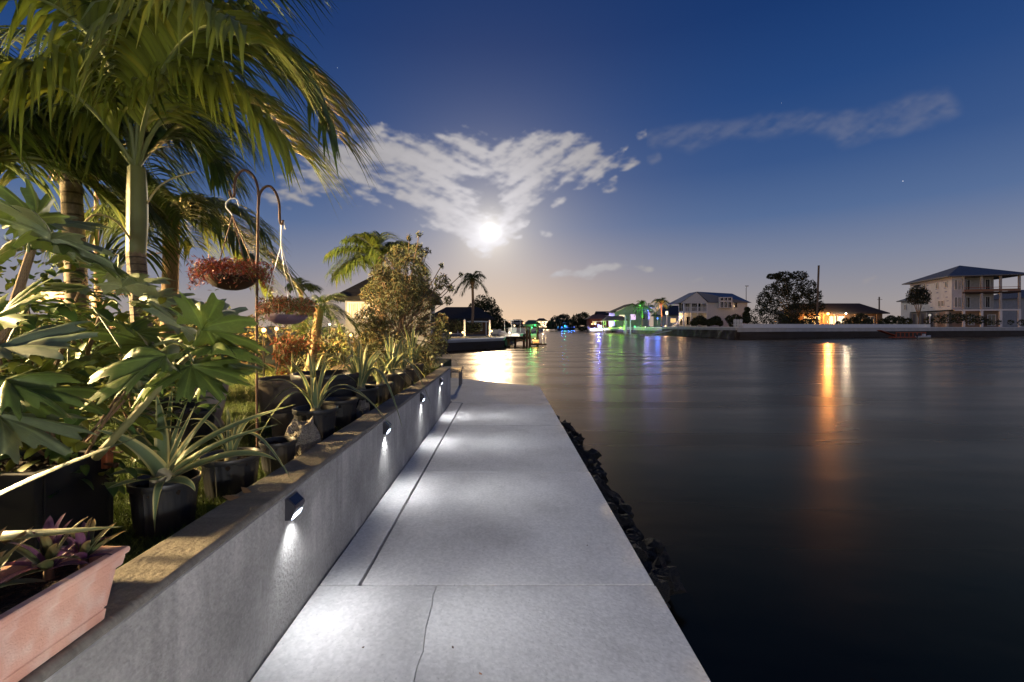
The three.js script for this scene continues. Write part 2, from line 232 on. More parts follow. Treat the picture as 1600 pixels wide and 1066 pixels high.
// ------------------------------------------------------------------ wall lamps
{
  const out = [['wedge wall lamp nearest the camera, beside the strap-leaved pot', 2.15], ['second wedge wall lamp along the garden wall, below the white rock', 3.83], ['third wedge wall lamp along the garden wall', 5.47], ['farthest wedge wall lamp, near the end of the wall by the bench', 7.06], ['wedge wall lamp on the wall under the terracotta planter', .48], ['wedge wall lamp on the wall behind the camera', -1.2], ['last wedge wall lamp on the wall behind the camera', -2.9]];
  const prof = new THREE.Shape(); [[0, .048], [.010, .053], [.046, .018], [.048, .008], [.024, -.046], [0, -.046]].forEach(([x, y], i) => i ? prof.lineTo(x, y) : prof.moveTo(x, y));
  const body = new THREE.ExtrudeGeometry(prof, { depth: .094, bevelEnabled: true, bevelSize: .002, bevelThickness: .002, bevelSegments: 1 }).translate(0, 0, -.047);
  const led = new THREE.BoxGeometry(.005, .026, .086).rotateZ(-.42).translate(.0325, -.033, 0), panel = new THREE.BoxGeometry(.044, .003, .082).rotateZ(-.77).translate(.0295, .0375, 0);
  const bodyM = std([.035, .035, .045], .35), ledM = glow(5.5, 6.2, 7.5), panelM = std([.01, .012, .03], .12);
  for (const [label, d] of out) {
    const o = thing('wall_lamp', label, 'wall lamp', [-1.019, .548, -d], 0, 'solar lamps along the garden wall');
    mesh('housing', body, bodyM, o); mesh('solar_panel', panel, panelM, o); mesh('lamp_lens', led, ledM, o);
    for (const [I, a, x, tx, ty] of [[1.0, 1.35, .058, .85, -.52], [3.5, .84, .060, 1, .0], [.85, .95, .036, .03, -1]]) { const s = new THREE.SpotLight(new THREE.Color(.92, .95, 1), I, 0, a, 1); s.name = 'lamp_beam'; s.position.set(x, -.050, 0); s.target.position.set(x + tx, -.050 + ty, 0); s.shadow.radius = 1.2; o.add(s, s.target); }
  }
}
{ // small bench on the landing beyond the wall
  const o = thing('bench', 'small weathered bench standing at the far end of the low wall', 'bench', [-1.28, 0, -10.9]), benchM = std([.36, .32, .28], .85, { map: rep(wallT, 2) });
  mesh('seat', box(.50, .045, .40, 0, .40, 0, .008), benchM, o);
  for (const x of [-.2, .2]) for (const z of [-.15, .15]) mesh('leg', box(.055, .375, .055, x, .19, z, .006), benchM, o);
  mesh('rail', box(.345, .05, .03, 0, .33, .15, .005), benchM, o);
}
{
  const o = thing('post', 'short white post tip showing behind the end of the wall', 'post', [-1.48, 0, -10.6]);
  mesh('shaft', cyl(.025, .022, .5), M.white, o); mesh('cap', new THREE.SphereGeometry(.03, 10, 8).translate(0, .51, 0), M.white, o);
}

// ------------------------------------------------------------------ the garden
{ // porch lamp of the house on the left, outside the frame, that lights the garden
  const o = thing('garden_lamp', 'tall warm lamp standing at the left of the garden, outside the picture', 'lamp', [-10.8, LAWN, -1.7]);
  mesh('pole', cyl(.06, .05, 3.3), M.metal, o); mesh('lamp_globe', new THREE.SphereGeometry(.16, 20, 14).translate(0, 3.45, 0), glow(9, 5, 1.6), o);
  const l = new THREE.PointLight(new THREE.Color(1, .70, .33), 2100); l.name = 'lamp_light'; l.position.set(0, 3.45, 0); l.shadow.radius = 16; o.add(l);
}
{ // low path lamp behind the camera: it lights the near wall, the planter and the near leaves
  const o = thing('path_lamp', 'low white path lamp on the walkway behind the camera', 'lamp', [.62, 0, 1.25]);
  mesh('post', cyl(.03, .03, .76), M.metal, o); mesh('lamp_globe', new THREE.SphereGeometry(.07, 16, 12).translate(0, .83, 0), glow(5, 5, 5), o);
  const l = new THREE.PointLight(new THREE.Color(1, .96, .9), 17); l.name = 'lamp_light'; l.position.set(0, .83, 0); l.shadow.radius = 3.5; o.add(l);
}
const gv = (r, lo, hi) => lo + r() * (hi - lo);
function frond(pts, L, o = {}) { // one palm frond along control points, L = leaflet length; returns [leaflets, stem]
  const { n = 60, droop = .8, w = .021, start = .16, seed = 1, wind = V(.25, 0, 0), tone = 1, stem = .016, yellow = 0 } = o, r = rng(seed), c = new THREE.CatmullRomCurve3(pts), b = new LB();
  for (let k = 0; k < n; k++) {
    const t = start + (1 - start) * (k + .5) / n, p = c.getPointAt(t), T = c.getTangentAt(t), S = V().crossVectors(T, UP); if (S.lengthSq() < .05) S.set(1, 0, .3); S.normalize(); const N = V().crossVectors(S, T).normalize();
    const len = L * (.45 + .75 * Math.sin(Math.PI * Math.pow((t - start) / (1 - start) * .88 + .08, .8))) * gv(r, .85, 1.1);
    for (const s of [-1, 1]) {
      const dir = V().addScaledVector(T, gv(r, .45, .8)).addScaledVector(S, s * gv(r, .7, 1)).addScaledVector(N, gv(r, .05, .45)).normalize(), e = p.clone().addScaledVector(dir, len), g0 = droop * gv(r, .7, 1.3) * len;
      e.y -= g0 * .7; e.addScaledVector(wind, len * gv(r, .5, 1.2));
      const m = p.clone().addScaledVector(dir, len * .5); m.y += g0 * .02; m.addScaledVector(wind, len * .15);
      const k1 = tone * gv(r, .7, 1.3), y = yellow + (r() < .12 ? .5 : 0), col = [lerp(.075, .22, y) * k1, lerp(.125, .22, y) * k1, lerp(.022, .028, y) * k1];
      b.strip(arc(p, e, m, 5), (q) => w * (q < .25 ? .5 + 2 * q : 1.02 - Math.pow(q, 2.2)), V(0, 1, 0).addScaledVector(N, .4), .25, (sd) => sd === 0 ? col.map((x) => x * 1.25) : col);
    }
  }
  return [b.geo, taperTube(pts, stem, stem * .25, 22, 6)];
}
function addFrond(parent, pts, L, o) { const [g, s] = frond(pts, L, o), f = mesh('frond', g, M.palm, parent); mesh('stem', s, M.stem, f); return f; }
function radial(C, az, elev, len, droop, wind = V(.1, 0, 0)) { // control points of a frond leaving crown centre C
  const h = V(Math.cos(az), 0, Math.sin(az)), out = []; for (let k = 0; k <= 5; k++) { const t = k / 5; out.push(C.clone().addScaledVector(h, len * t * Math.cos(elev) * (1 - .15 * t)).add(V(0, len * (t * Math.sin(elev) - droop * t * t), 0)).addScaledVector(wind, len * t * t)); } return out;
}
function palmTree(name, label, base, C, r0, r1, fronds, trunkM = M.ring, extra) {
  const o = thing(name, label, 'palm tree', base), loc = (v) => v.clone().sub(o.position), mid = base.clone().lerp(C, .5).add(V(.04, 0, .02));
  const t = taperTube([base, base.clone().lerp(mid, .5).add(V(.01, 0, 0)), mid, C].map(loc), r0, r1, 26, 12, (q) => 1 + .25 * Math.exp(-q * 16)); mesh('trunk', t, trunkM, o);
  for (const [pts, L, op] of fronds) addFrond(o, pts.map(loc), L, op);
  return o;
}
{ // hero palm
  const d = 3.1, base = P(226, 640, d), ring = P(212, 395, d), top = P(213, 262, d); base.y = LAWN;
  const F = (list, L, op) => [list.map(([x, y, z]) => P(x, y, z)), L, op];
  const fr = [
    F([[215, 262, 3.1], [232, 218, 3.05], [266, 172, 2.98], [318, 150, 2.9], [386, 172, 2.8], [450, 240, 2.75]], .5, { droop: .95, n: 84, seed: 2, wind: V(.3, 0, 0), yellow: .5, tone: 1.5 }),
    F([[214, 262, 3.1], [236, 150, 3.1], [300, 72, 3.05], [395, 66, 3.0], [480, 130, 2.95], [520, 215, 2.9]], .5, { droop: .8, n: 90, seed: 3, tone: 1.0, yellow: .15 }),
    F([[211, 262, 3.1], [186, 224, 3], [140, 168, 2.9], [90, 134, 2.75], [30, 150, 2.6], [-30, 215, 2.5]], .5, { droop: .9, n: 84, seed: 4, wind: V(.12, 0, 0), yellow: .4, tone: 1.3 }),
    F([[210, 262, 3.12], [170, 214, 3.2], [110, 178, 3.3], [55, 152, 3.35], [0, 158, 3.4], [-50, 190, 3.4]], .55, { droop: 1.1, seed: 5, wind: V(.1, 0, 0) }),
    F([[212, 262, 3.1], [204, 195, 3.05], [186, 100, 3], [150, 15, 2.9], [90, -60, 2.8], [20, -90, 2.7]], .6, { droop: .9, seed: 6, n: 84 }),
    F([[213, 262, 3.1], [216, 180, 3.05], [232, 70, 3], [270, -30, 2.9], [340, -90, 2.8], [420, -90, 2.7]], .62, { droop: .9, seed: 7, n: 84, tone: .8 }),
    F([[212, 262, 3.1], [196, 168, 3.0], [146, 60, 2.8], [66, 0, 2.6], [-30, 10, 2.4], [-120, 60, 2.3]], .6, { droop: 1.0, seed: 8, n: 84, yellow: .25 }),
    F([[214, 262, 3.1], [236, 236, 3.25], [270, 216, 3.4], [305, 220, 3.5], [330, 245, 3.6], [345, 280, 3.6]], .36, { droop: .8, seed: 9, tone: .9 }),
    F([[214, 262, 3.1], [226, 188, 2.9], [254, 110, 2.6], [292, 58, 2.4], [340, 40, 2.2], [390, 70, 2.1]], .5, { droop: 1.0, seed: 10, n: 84, yellow: .4, tone: 1.2 }),
    F([[213, 262, 3.1], [222, 170, 3.2], [262, 90, 3.4], [330, 70, 3.6], [420, 100, 3.7], [500, 170, 3.8]], .6, { droop: 1.0, seed: 11, tone: .7 }),
    F([[212, 262, 3.1], [190, 190, 3.3], [150, 120, 3.6], [90, 90, 3.8], [20, 100, 4.0], [-40, 140, 4.1]], .6, { droop: 1.0, seed: 12, tone: .7 }),
  ];
  const o = palmTree('palm_tree', 'palm with smooth green crownshaft behind the lobed-leaf plants, its fronds filling the upper left', base, ring, .064, .056, fr), loc = (v) => v.clone().sub(o.position);
  mesh('crownshaft', taperTube([ring.clone().add(V(0, -.02, 0)), P(214, 350, d), P(214, 300, d), top].map(loc), .055, .045, 20, 14, (q) => 1 + .22 * Math.sin(q * 2.6)), M.shaft, o);
  const fs = std([.45, .38, .2], .6); mesh('flower_stalk', tube([P(205, 375, 3.05), P(180, 345, 2.95), P(150, 335, 2.9), P(125, 355, 2.85)].map(loc), .007), fs, o); mesh('flower_stalk', tube([P(222, 330, 3.1), P(250, 290, 3.15), P(280, 275, 3.2), P(305, 268, 3.25)].map(loc), .006), fs, o);
}
{ // second palm with a ringed trunk
  const d = 4.1, base = P(124, 600, d), C = P(104, 170, d), r = rng(41); base.y = LAWN;
  const fr = []; for (let k = 0; k < 11; k++) fr.push([radial(C, k * 2.4 + .3, gv(r, .1, .9), gv(r, 1.5, 1.9), gv(r, .5, .8)), .55, { seed: 50 + k, droop: 1, n: 44, tone: gv(r, .6, .9), yellow: r() * .3 }]);
  const o = palmTree('palm_tree', 'palm with a pale pinkish ringed trunk at the left of the picture', base, C, .088, .074, fr), loc = (v) => v.clone().sub(o.position);
  const fib = new LB(), q = rng(43); for (let k = 0; k < 70; k++) { const t = q(), p = loc(C).add(V((q() - .5) * .16, -.5 * t, (q() - .5) * .16)), e = p.clone().add(V((q() - .5) * .14, -.08 - q() * .14, (q() - .5) * .14)); const c = gv(q, .6, 1.2); fib.strip(arc(p, e, p.clone().lerp(e, .5).add(V(0, .02, 0)), 3), () => .012, V(q() - .5, 0, q() - .5), .1, () => [.42 * c, .25 * c, .16 * c]); }
  tag(mesh('fibre', fib.geo, M.shrub, o), null, null, null, 'stuff');
}
{ // third palm behind
  const C = P(268, 335, 5.4), base = C.clone(), r = rng(61); base.y = LAWN; base.x -= .1;
  const fr = []; for (let k = 0; k < 13; k++) fr.push([radial(C, k * 2.4, gv(r, -.1, .9), gv(r, 1.0, 1.45), gv(r, .35, .7)), .42, { seed: 70 + k, droop: .8, n: 40, tone: gv(r, .6, 1.1), yellow: r() < .4 ? .5 : .1, w: .02 }]);
  palmTree('palm_tree', 'smaller palm with arching fronds standing behind the crownshaft palm', base, C, .09, .08, fr, M.bark);
}
{ // coconut-like palm behind the silver bush
  const C = P(592, 402, 11), base = C.clone(), r = rng(81); base.y = LAWN;
  const fr = [[1.15, .2, 1.35], [2.75, .35, 1.4], [3.1, .75, 1.2], [3.4, .12, 1.5], [4.6, 1.2, 1.1], [.2, .5, 1.3], [6.0, .2, 1.3], [5.3, .75, 1.2], [4.0, .3, 1.3], [2.0, .8, 1.1], [2.4, -.1, 1.2]].map(([a, e, l], k) => [radial(C, a, e, l, .38, V(-.02, 0, 0)), .5, { seed: 90 + k, droop: .75, n: 40, w: .022, tone: 1, yellow: .15 }]);
  palmTree('palm_tree', 'feathery palm rising behind the silver-leaved bush', base, C, .1, .08, fr, M.bark);
}
{ // pygmy date palm
  const d = 7.6, C = P(500, 478, d), base = P(478, 560, d), r = rng(101); base.y = LAWN;
  const fr = []; for (let k = 0; k < 16; k++) fr.push([radial(C, k * 2.4, gv(r, -.2, 1.1), gv(r, .55, .8), gv(r, .4, .8), V(.03, 0, 0)), .2, { seed: 110 + k, droop: .5, n: 34, w: .008, tone: gv(r, .5, .9), stem: .008 }]);
  palmTree('dwarf_palm', 'dwarf date palm with a leaning brown trunk and dark fine fronds', base, C, .075, .07, fr, M.bark);
}
{ // far small palm top
  const C = P(470, 446, 21), base = C.clone(), r = rng(131); base.y = LAWN;
  const fr = []; for (let k = 0; k < 11; k++) fr.push([radial(C, k * 2.4, gv(r, 0, 1), gv(r, .6, .9), .4), .4, { seed: 140 + k, droop: .5, n: 18, w: .04, tone: .6 }]);
  palmTree('palm_tree', 'dark distant palm top left of the lit house', base, C, .12, .1, fr, M.bark);
}
// ---- pots
function pot(label, [x, d], r, h, mat = M.blackPot, ribs = 28, group, extra = {}) {
  const o = thing(extra.name ?? 'plant_pot', label, 'pot', [x, extra.y ?? LAWN, -d], extra.turn ?? 0, group), k = 1 / 1.16, n = ribs ? ribs * 2 : 36;
  const prof = [[r * .80, .004], [r * .86, .015], [r * .99, h * .88], [r * 1.05, h * .885], [r * 1.07, h], [r * .99, h], [r * .95, h * .88], [r * .78, .03], [.001, .03]].map(([a, b]) => new THREE.Vector2(a, b));
  const g = new THREE.LatheGeometry(prof, n), p = g.attributes.position;
  if (ribs) for (let i = 0; i < p.count; i++) { const y = p.getY(i), a = Math.floor(i / prof.length); if (y > .012 && y < h * .882 && i % prof.length < 3) { const f = a % 2 ? .93 : 1; p.setX(i, p.getX(i) * f); p.setZ(i, p.getZ(i) * f); } }
  g.computeVertexNormals(); mesh('pot_wall', g, mat, o);
  const sg = new THREE.CircleGeometry(r * .965, 28, 0).rotateX(-Math.PI / 2), q = rng(Math.round(x * 991 + d * 77)), list = [sg.translate(0, h * .82, 0)];
  for (let i = 0; i < 46; i++) { const a = q() * 6.28, rr = Math.sqrt(q()) * r * .9; list.push(new THREE.IcosahedronGeometry(.006 + q() * .014, 0).rotateX(q() * 6).translate(Math.cos(a) * rr, h * .825, Math.sin(a) * rr)); }
  mesh('soil', list, M.soil, o); return o;
}
const variegated = (k = 1, pale = 1) => (s, t) => { const e = Math.abs(s), b = t < .06 ? 1 : 0, c = e > .95 ? [.50, .42, .17] : e > .6 ? [.42, .40, .18] : e > .5 ? [.15, .20, .10] : [.13, .185, .10]; return c.map((x) => lerp(x, .5, b * .5) * k * (e > .55 ? pale : 1)); };
const S5 = [-1, -.72, -.58, 0, .58, .72, 1];
function strapLeaf(a, m, b, w, k = 1, fold = .35, face = V(0, 1, 0), tip = .9) { const B = new LB(); B.strip(arc(a, b, m, 12), (t) => w * (t < .12 ? .75 + t * 2 : Math.pow(1 - Math.pow(t, 1.7), tip)) + .0006, face, fold, variegated(k), S5); return B.geo; }
const rosetteGeo = [];
{ // unit leaves that arch differently; shared by every strap-leaved plant
  const r = rng(201);
  for (let k = 0; k < 9; k++) { const e = lerp(1.45, .35, k / 8), reach = Math.cos(e) * .95, up = Math.sin(e), end = V(reach + (k > 4 ? .12 : 0), up * .92 - (k > 3 ? (k - 3) * .13 : 0), 0), mid = V(reach * .46, up * .62 + (k > 3 ? .06 : 0), 0); rosetteGeo.push(strapLeaf(V(.02, 0, 0), mid, end, .034 + r() * .008, gv(r, .85, 1.15), .3, V(-.3, 1, 0))); }
}
function rosette(label, pos, size, n, seed, group, name = 'strap_leaf_plant') {
  const o = thing(name, label, 'potted plant', pos, 0, group), r = rng(seed);
  for (let k = 0; k < n; k++) { const q = k / n, gi = clamp(Math.floor(q * 9 + (r() - .5) * 2), 0, 8), l = mesh('leaf', rosetteGeo[gi], M.strap, o), s = size * gv(r, .75, 1.1) * lerp(.75, 1.05, q); l.rotation.set((r() - .5) * .25, k * 2.4 + (r() - .5) * .5, (r() - .5) * .12); l.scale.set(s, s, s * gv(r, .8, 1.15)); }
  mesh('leaf_base', new THREE.SphereGeometry(.035 * size / .5, 10, 8).scale(1, 1.3, 1), std([.3, .27, .16], .7), o);
  return o;
}
{ // pot and plant in front
  const d = 2.0, x = (258 - VX) / FL * d;
  pot('black ribbed nursery pot beside the nearest wall lamp, holding the big strap-leaved plant', [x, d], .125, .235);
  const o = thing('strap_leaf_plant', 'large variegated strap-leaved plant in the nearest black pot', 'potted plant', [x, LAWN + .2, -d]), loc = (v) => v.clone().sub(o.position);
  const b = [256, 752], H = [[254, 682, 0, 244, 616, .05, .032], [222, 690, 0, 163, 646, .05, .020], [212, 700, -.12, 150, 672, -.2, .030], [270, 690, .1, 293, 626, .2, .016], [276, 696, .06, 306, 632, .16, .015], [300, 682, .02, 362, 610, .05, .022], [330, 684, -.06, 462, 632, -.1, .026], [338, 697, .02, 436, 663, .02, .022], [357, 712, -.12, 432, 719, -.2, .023], [214, 738, -.1, 172, 742, -.16, .026], [216, 752, -.18, 166, 764, -.28, .026], [246, 770, -.16, 242, 834, -.17, .016], [288, 752, -.08, 305, 768, -.10, .018], [222, 716, -.02, 204, 738, -.03, .016], [236, 690, .12, 210, 640, .25, .02], [262, 670, .14, 270, 600, .25, .018]];
  H.forEach(([mx, my, md, tx, ty, td, w], k) => mesh('leaf', strapLeaf(loc(P(b[0] + (k % 3 - 1) * 3, b[1], d)), loc(P(mx, my, d + md)), loc(P(tx, ty, d + td)), w * 1.2, .95 + (k % 4) * .06, .32, V(0, .8, .55)), M.strap, o));
  mesh('leaf_base', new THREE.SphereGeometry(.045, 12, 9).scale(1, 1.5, 1).translate(.0, .02, .02), std([.42, .36, .24], .7), o);
}
{ // leaves reaching in from the left
  const d = 1.25, o = thing('strap_leaf_plant', 'pale strap-leaved plant reaching in from the left edge with two long arching leaves', 'potted plant', P(-130, 850, d)), loc = (v) => v.clone().sub(o.position), b = P(-130, 850, d);
  [[20, 765, 1.2, 217, 683, 1.22, .026], [30, 838, 1.12, 192, 823, 1.1, .020], [-120, 700, 1.2, -100, 560, 1.2, .03], [-230, 800, 1.2, -330, 780, 1.2, .03], [-60, 730, 1.35, 20, 700, 1.5, .02]].forEach(([mx, my, md, tx, ty, td, w]) => mesh('leaf', strapLeaf(loc(b), loc(P(mx, my, md)), loc(P(tx, ty, td)), w, .5, .3, V(0, .9, .4)), M.strap, o));
  pot('black nursery pot at the left edge under the long arching leaves', [b.x, d], .12, b.y - LAWN + .04);
}
{ // the row of pots along the wall
  const L = [
    ['wide black pot behind the big strap-leaved plant, its left side lit', -1.46, 2.42, .135, .22, .34, 12, 'strap-leaved plant with dry tips in the wide pot behind the nearest one'],
    ['small black pot of bare soil beside the white rock', -1.40, 2.80, .10, .20, 0, 0, ''],
    ['tall black pot directly behind the white rock', -1.43, 3.42, .15, .29, .50, 15, 'yellow-edged strap-leaved plant arching over the wall behind the white rock'],
    ['black pot just beyond the big tub, with a small price tag', -1.46, 4.02, .14, .26, 0, 0, ''],
    ['black pot midway along the row, under arching yellow leaves', -1.47, 4.62, .16, .28, .62, 17, 'dense strap-leaved plant midway along the row with leaves over the wall'],
    ['black pot with reddish mulch in the back half of the row', -1.46, 5.25, .15, .25, .45, 12, 'thin strap-leaved plant in the pot with reddish mulch'],
    ['black pot third from the far end of the row', -1.47, 5.85, .17, .30, .62, 16, 'upright strap-leaved plant third from the far end of the row'],
    ['black pot second from the far end of the row', -1.48, 6.55, .17, .28, .56, 14, 'strap-leaved plant second from the far end of the row'],
    ['black pot nearest the far end of the wall', -1.50, 7.30, .18, .30, .68, 16, 'strap-leaved plant nearest the far end of the wall, touched by yellow light']];
  L.forEach(([lab, x, d, r, h, s, n, pl], k) => { pot(lab, [x, d], r, h, M.blackPot, 24); if (s) rosette(pl, [x, LAWN + h * .84, -d], s * 1.3, n + 3, 300 + k); });
  for (const [x, d, s, k, lab] of [[-2.2, 5.2, .6, 1, 'strap-leaved plant behind the row, next to the big tubs'], [-2.0, 6.3, .7, 2, 'tall spiky plant behind the middle of the row'], [-2.5, 7.0, .7, 3, 'spiky plant below the dwarf palm'], [-2.9, 6.2, .5, 4, 'low spiky plant left of the dwarf palm trunk'], [-1.95, 8.3, .7, 5, 'strap-leaved plant at the foot of the silver-leaved bush']]) { rosette(lab, [x, LAWN + .18, -d], s, 14, 340 + k); pot('dark pot under the ' + lab.replace('strap-leaved', 'strappy'), [x, d], .13, .22, M.greyPot, 0); }
  const dry = pot('large tan tub with an open rim, left of the black tub', [-2.05, 4.25], .24, .42, M.greyPot, 0, null, { name: 'tub' });
  pot('large black tub filled with brown mulch behind the row of pots', [-1.78, 4.5], .30, .44, M.blackPot, 0, null, { name: 'tub' });
  pot('small tan pot in front of the tan tub', [-1.78, 3.62], .08, .22, M.greyPot, 0);
  pot('dark leaning pot on the lawn left of the grey urn', [-2.72, 3.75], .16, .30, M.blackPot, 0);
  pot('second dark pot on the lawn by the palm trunk', [-2.45, 3.6], .13, .24, M.blackPot, 0);
  const urn = thing('urn', 'pale grey tapered urn on the lawn right of the palm trunk', 'urn', [-2.62, LAWN, -4.0]); mesh('urn_body', new THREE.LatheGeometry([[.001, 0], [.12, 0], [.13, .03], [.10, .08], [.15, .3], [.17, .42], [.15, .44], [.13, .40], [.001, .36]].map(([a, b]) => new THREE.Vector2(a, b)), 24), std([.33, .29, .27], .8), urn);
}
function rock(label, pos, s, seed, mat = M.paleRock) {
  const g = new THREE.IcosahedronGeometry(1, 4), p = g.attributes.position, v = V();
  for (let i = 0; i < p.count; i++) { v.fromBufferAttribute(p, i); const n = fbm(v.x * 2.2 + seed, v.y * 2.2 + v.z * 1.9 + 5, 5, 0, seed), h = sst(.55, .7, fbm(v.x * 5 + seed, v.z * 5 + v.y * 4, 3, 0, seed + 3)); v.multiplyScalar(.55 + n * .85 - h * .22); p.setXYZ(i, v.x * s[0], v.y * s[1], v.z * s[2]); }
  g.computeVertexNormals(); const m = mesh('coral_rock', g, mat); m.position.copy(pos); return tag(m, label, 'rock');
}
rock('pitted pale coral rock between two black pots by the wall', V(-1.36, .62, -3.05), [.10, .17, .13], 3);
rock('small pitted pale rock farther along the row of pots', V(-1.34, .58, -4.28), [.06, .12, .09], 8);
rock('rough brown rock among the pots below the dwarf palm', V(-2.35, .62, -6.8), [.35, .22, .25], 12, std([.16, .12, .08], .95));
for (const [x, z, s, a, lab] of [[-.10, -1.83, .012, 1, 'tiny orange dry leaf on the front walkway slab'], [-.62, -1.98, .009, 2, 'small dark crumb of leaf on the left of the front slab'], [-.23, -1.98, .008, 4, 'thin dark leaf scrap by the crack'], [.52, -2.9, .009, 5, 'small brown leaf near the right edge of the walkway']]) { const b = new LB(), o = V(0, .004, 0); b.quad(o, V(Math.cos(a) * s, .002, Math.sin(a) * s), V(-Math.sin(a) * s, .003, Math.cos(a) * s), s > .01 ? [.5, .2, .08] : [.10, .06, .04]); const m = mesh('fallen_leaf', b.geo, M.shrub); m.position.set(x, 0, z); tag(m, lab, 'leaf'); }
{ // small leaf litter on the wall top
  const r = rng(377), b = new LB(); for (let k = 0; k < 5; k++) { const p = V(-1.2, .655, -2.05).add(V((r() - .5) * .05, 0, (r() - .5) * .14)), a = r() * 6; b.quad(p, V(Math.cos(a) * .03, .01, Math.sin(a) * .03), V(-Math.sin(a) * .03, .008, Math.cos(a) * .03), [.26, .15, .07]); }
  tag(mesh('dry_leaves', b.geo, M.shrub), 'few curled dry leaves on the inner edge of the wall top', 'leaves');
}
{ // terracotta planter on the wall
  const o = thing('planter_box', 'long terracotta planter box with a wide rim standing on the wall', 'planter', [-1.115, .642, -.74]), L = .94, W = .20;
  const ring = (l0, w0, y0, l1, w1, y1) => { const a = [[-w0 / 2, l0 / 2], [w0 / 2, l0 / 2], [w0 / 2, -l0 / 2], [-w0 / 2, -l0 / 2]], b = [[-w1 / 2, l1 / 2], [w1 / 2, l1 / 2], [w1 / 2, -l1 / 2], [-w1 / 2, -l1 / 2]], g = new THREE.BufferGeometry(), p = [], u = []; for (let k = 0; k < 4; k++) { const n = (k + 1) % 4, q = [[a[k], y0], [a[n], y0], [b[n], y1], [a[k], y0], [b[n], y1], [b[k], y1]]; for (const [[x, z], y] of q) { p.push(x, y, z); u.push(k % 2 ? z + x : x, y + (y0 === y1 ? x : 0)); if (k % 2 === 1 || k % 2 === 0) u.splice(-2, 2, k === 1 || k === 3 ? z : x, y === y0 ? y0 : y1 + Math.hypot(0, 0)); } } g.setAttribute('position', new THREE.Float32BufferAttribute(p, 3)); g.setAttribute('uv', new THREE.Float32BufferAttribute(u, 2)); g.computeVertexNormals(); return g; };
  const steps = [[.86, .150, 0], [.868, .158, .004], [.874, .163, .028], [.868, .158, .030], [.868, .158, .034], [.876, .165, .036], [.905, .186, .122], [.908, .188, .126], [.922, .200, .128], [.928, .204, .132], [.936, .210, .150], [.934, .209, .154], [.948, .220, .157], [.952, .224, .163], [.950, .222, .170], [.944, .217, .173], [.906, .180, .173], [.902, .176, .170], [.898, .172, .135]];
  const body = []; for (let k = 0; k < 6; k++) body.push(ring(...steps[k], ...steps[k + 1])); for (let k = 6; k < steps.length - 1; k++) body.push(ring(...steps[k], ...steps[k + 1]));
  mesh('planter_wall', body, M.clay, o); mesh('soil', [box(.168, .01, .89, 0, .132, 0)], M.soil, o);
}
{ // purple and bronze rosettes in the planter
  const geos = []; const r = rng(401);
  for (let k = 0; k < 8; k++) { const B = new LB(), e = lerp(1.3, .3, (k >> 1) / 3), purple = k % 2, end = V(Math.cos(e) * .13, Math.sin(e) * .12, 0), mid = V(Math.cos(e) * .06, Math.sin(e) * .075, 0); B.strip(arc(V(.004, 0, 0), end, mid, 8), (t) => .0135 * Math.pow(Math.sin(Math.PI * Math.pow(t * .93 + .07, .75)), .7), V(-.5, 1, 0), .45, (s, t) => purple ? [lerp(.14, .20, t), lerp(.045, .09, t), lerp(.17, .10, t)] : [lerp(.10, .30, t * t), lerp(.13, .16, t), .055], [-1, -.5, 0, .5, 1]); geos.push(B.geo); }
  const spots = [[-1.10, -1.12, 1.1, 'purple and bronze rosette nearest the far end of the terracotta planter'], [-1.15, -1.02, 1.2, 'largest bronze rosette in the middle of the terracotta planter'], [-1.06, -1.17, .85, 'violet-leaved rosette leaning over the planter corner'], [-1.17, -.90, 1.1, 'bronze rosette at the back of the planter by the left edge'], [-1.10, -.84, .75, 'small green rosette in the near part of the planter'], [-1.16, -.74, .9, 'rosette close to the camera in the planter']];
  for (const [x, z, s, lab] of spots) { const o = thing('rhoeo_plant', lab, 'plant', [x - .025, .80, z]); for (let k = 0; k < 17; k++) { const l = mesh('leaf', geos[clamp((Math.floor(k / 17 * 4)) * 2 + (r() < .42 ? 1 : 0), 0, 7)], M.leaf, o), q = s * gv(r, .7, 1.05); l.rotation.set((r() - .5) * .3, k * 2.4 + r() * .4, (r() - .5) * .2); l.scale.setScalar(q); } mesh('stem', cyl(.012, .008, .05, 0, -.03, 0, 8), M.brown, o); }
}
{ // trough with the lobed-leaf plant
  const x1 = -1.43, o = thing('planter_trough', 'dark navy rectangular trough behind the terracotta planter', 'planter', [-2.31, LAWN, -1.80]);
  mesh('trough_wall', [box(1.24, .37, .03, 0, .185, .15, .008), box(1.24, .37, .03, 0, .185, -.15, .008), box(.03, .37, .268, .605, .185, 0, .006), box(.03, .37, .268, -.605, .185, 0, .006)], M.navy, o);
  const r = rng(451), list = [box(1.17, .02, .26, 0, .33, 0)]; for (let k = 0; k < 160; k++) list.push(new THREE.IcosahedronGeometry(gv(r, .006, .018), 0).rotateX(r() * 6).translate((r() - .5) * 1.1, .342, (r() - .5) * .24)); mesh('soil', list, M.soil, o);
  const c = thing('clamp', 'rusty orange clamp gripping the corner of the dark trough', 'clamp', [-1.70, LAWN + .37, -1.93]); const oM = std([.34, .10, .045], .5);
  mesh('jaw', [box(.045, .075, .035, .012, -.03, .012, .006), box(.05, .02, .03, 0, .01, -.01, .004)], oM, c); mesh('handle', [bar(V(.02, -.045, .025), V(.065, -.05, .03), .006), new THREE.SphereGeometry(.012, 8, 6).translate(.07, -.05, .03)], M.rust, c); mesh('rod', tube([V(.0, .02, 0), V(.06, .025, .0), V(.10, .012, .01), V(.08, .0, .015), V(.02, .005, .01)], .004, 20, 5), M.rust, c);
}
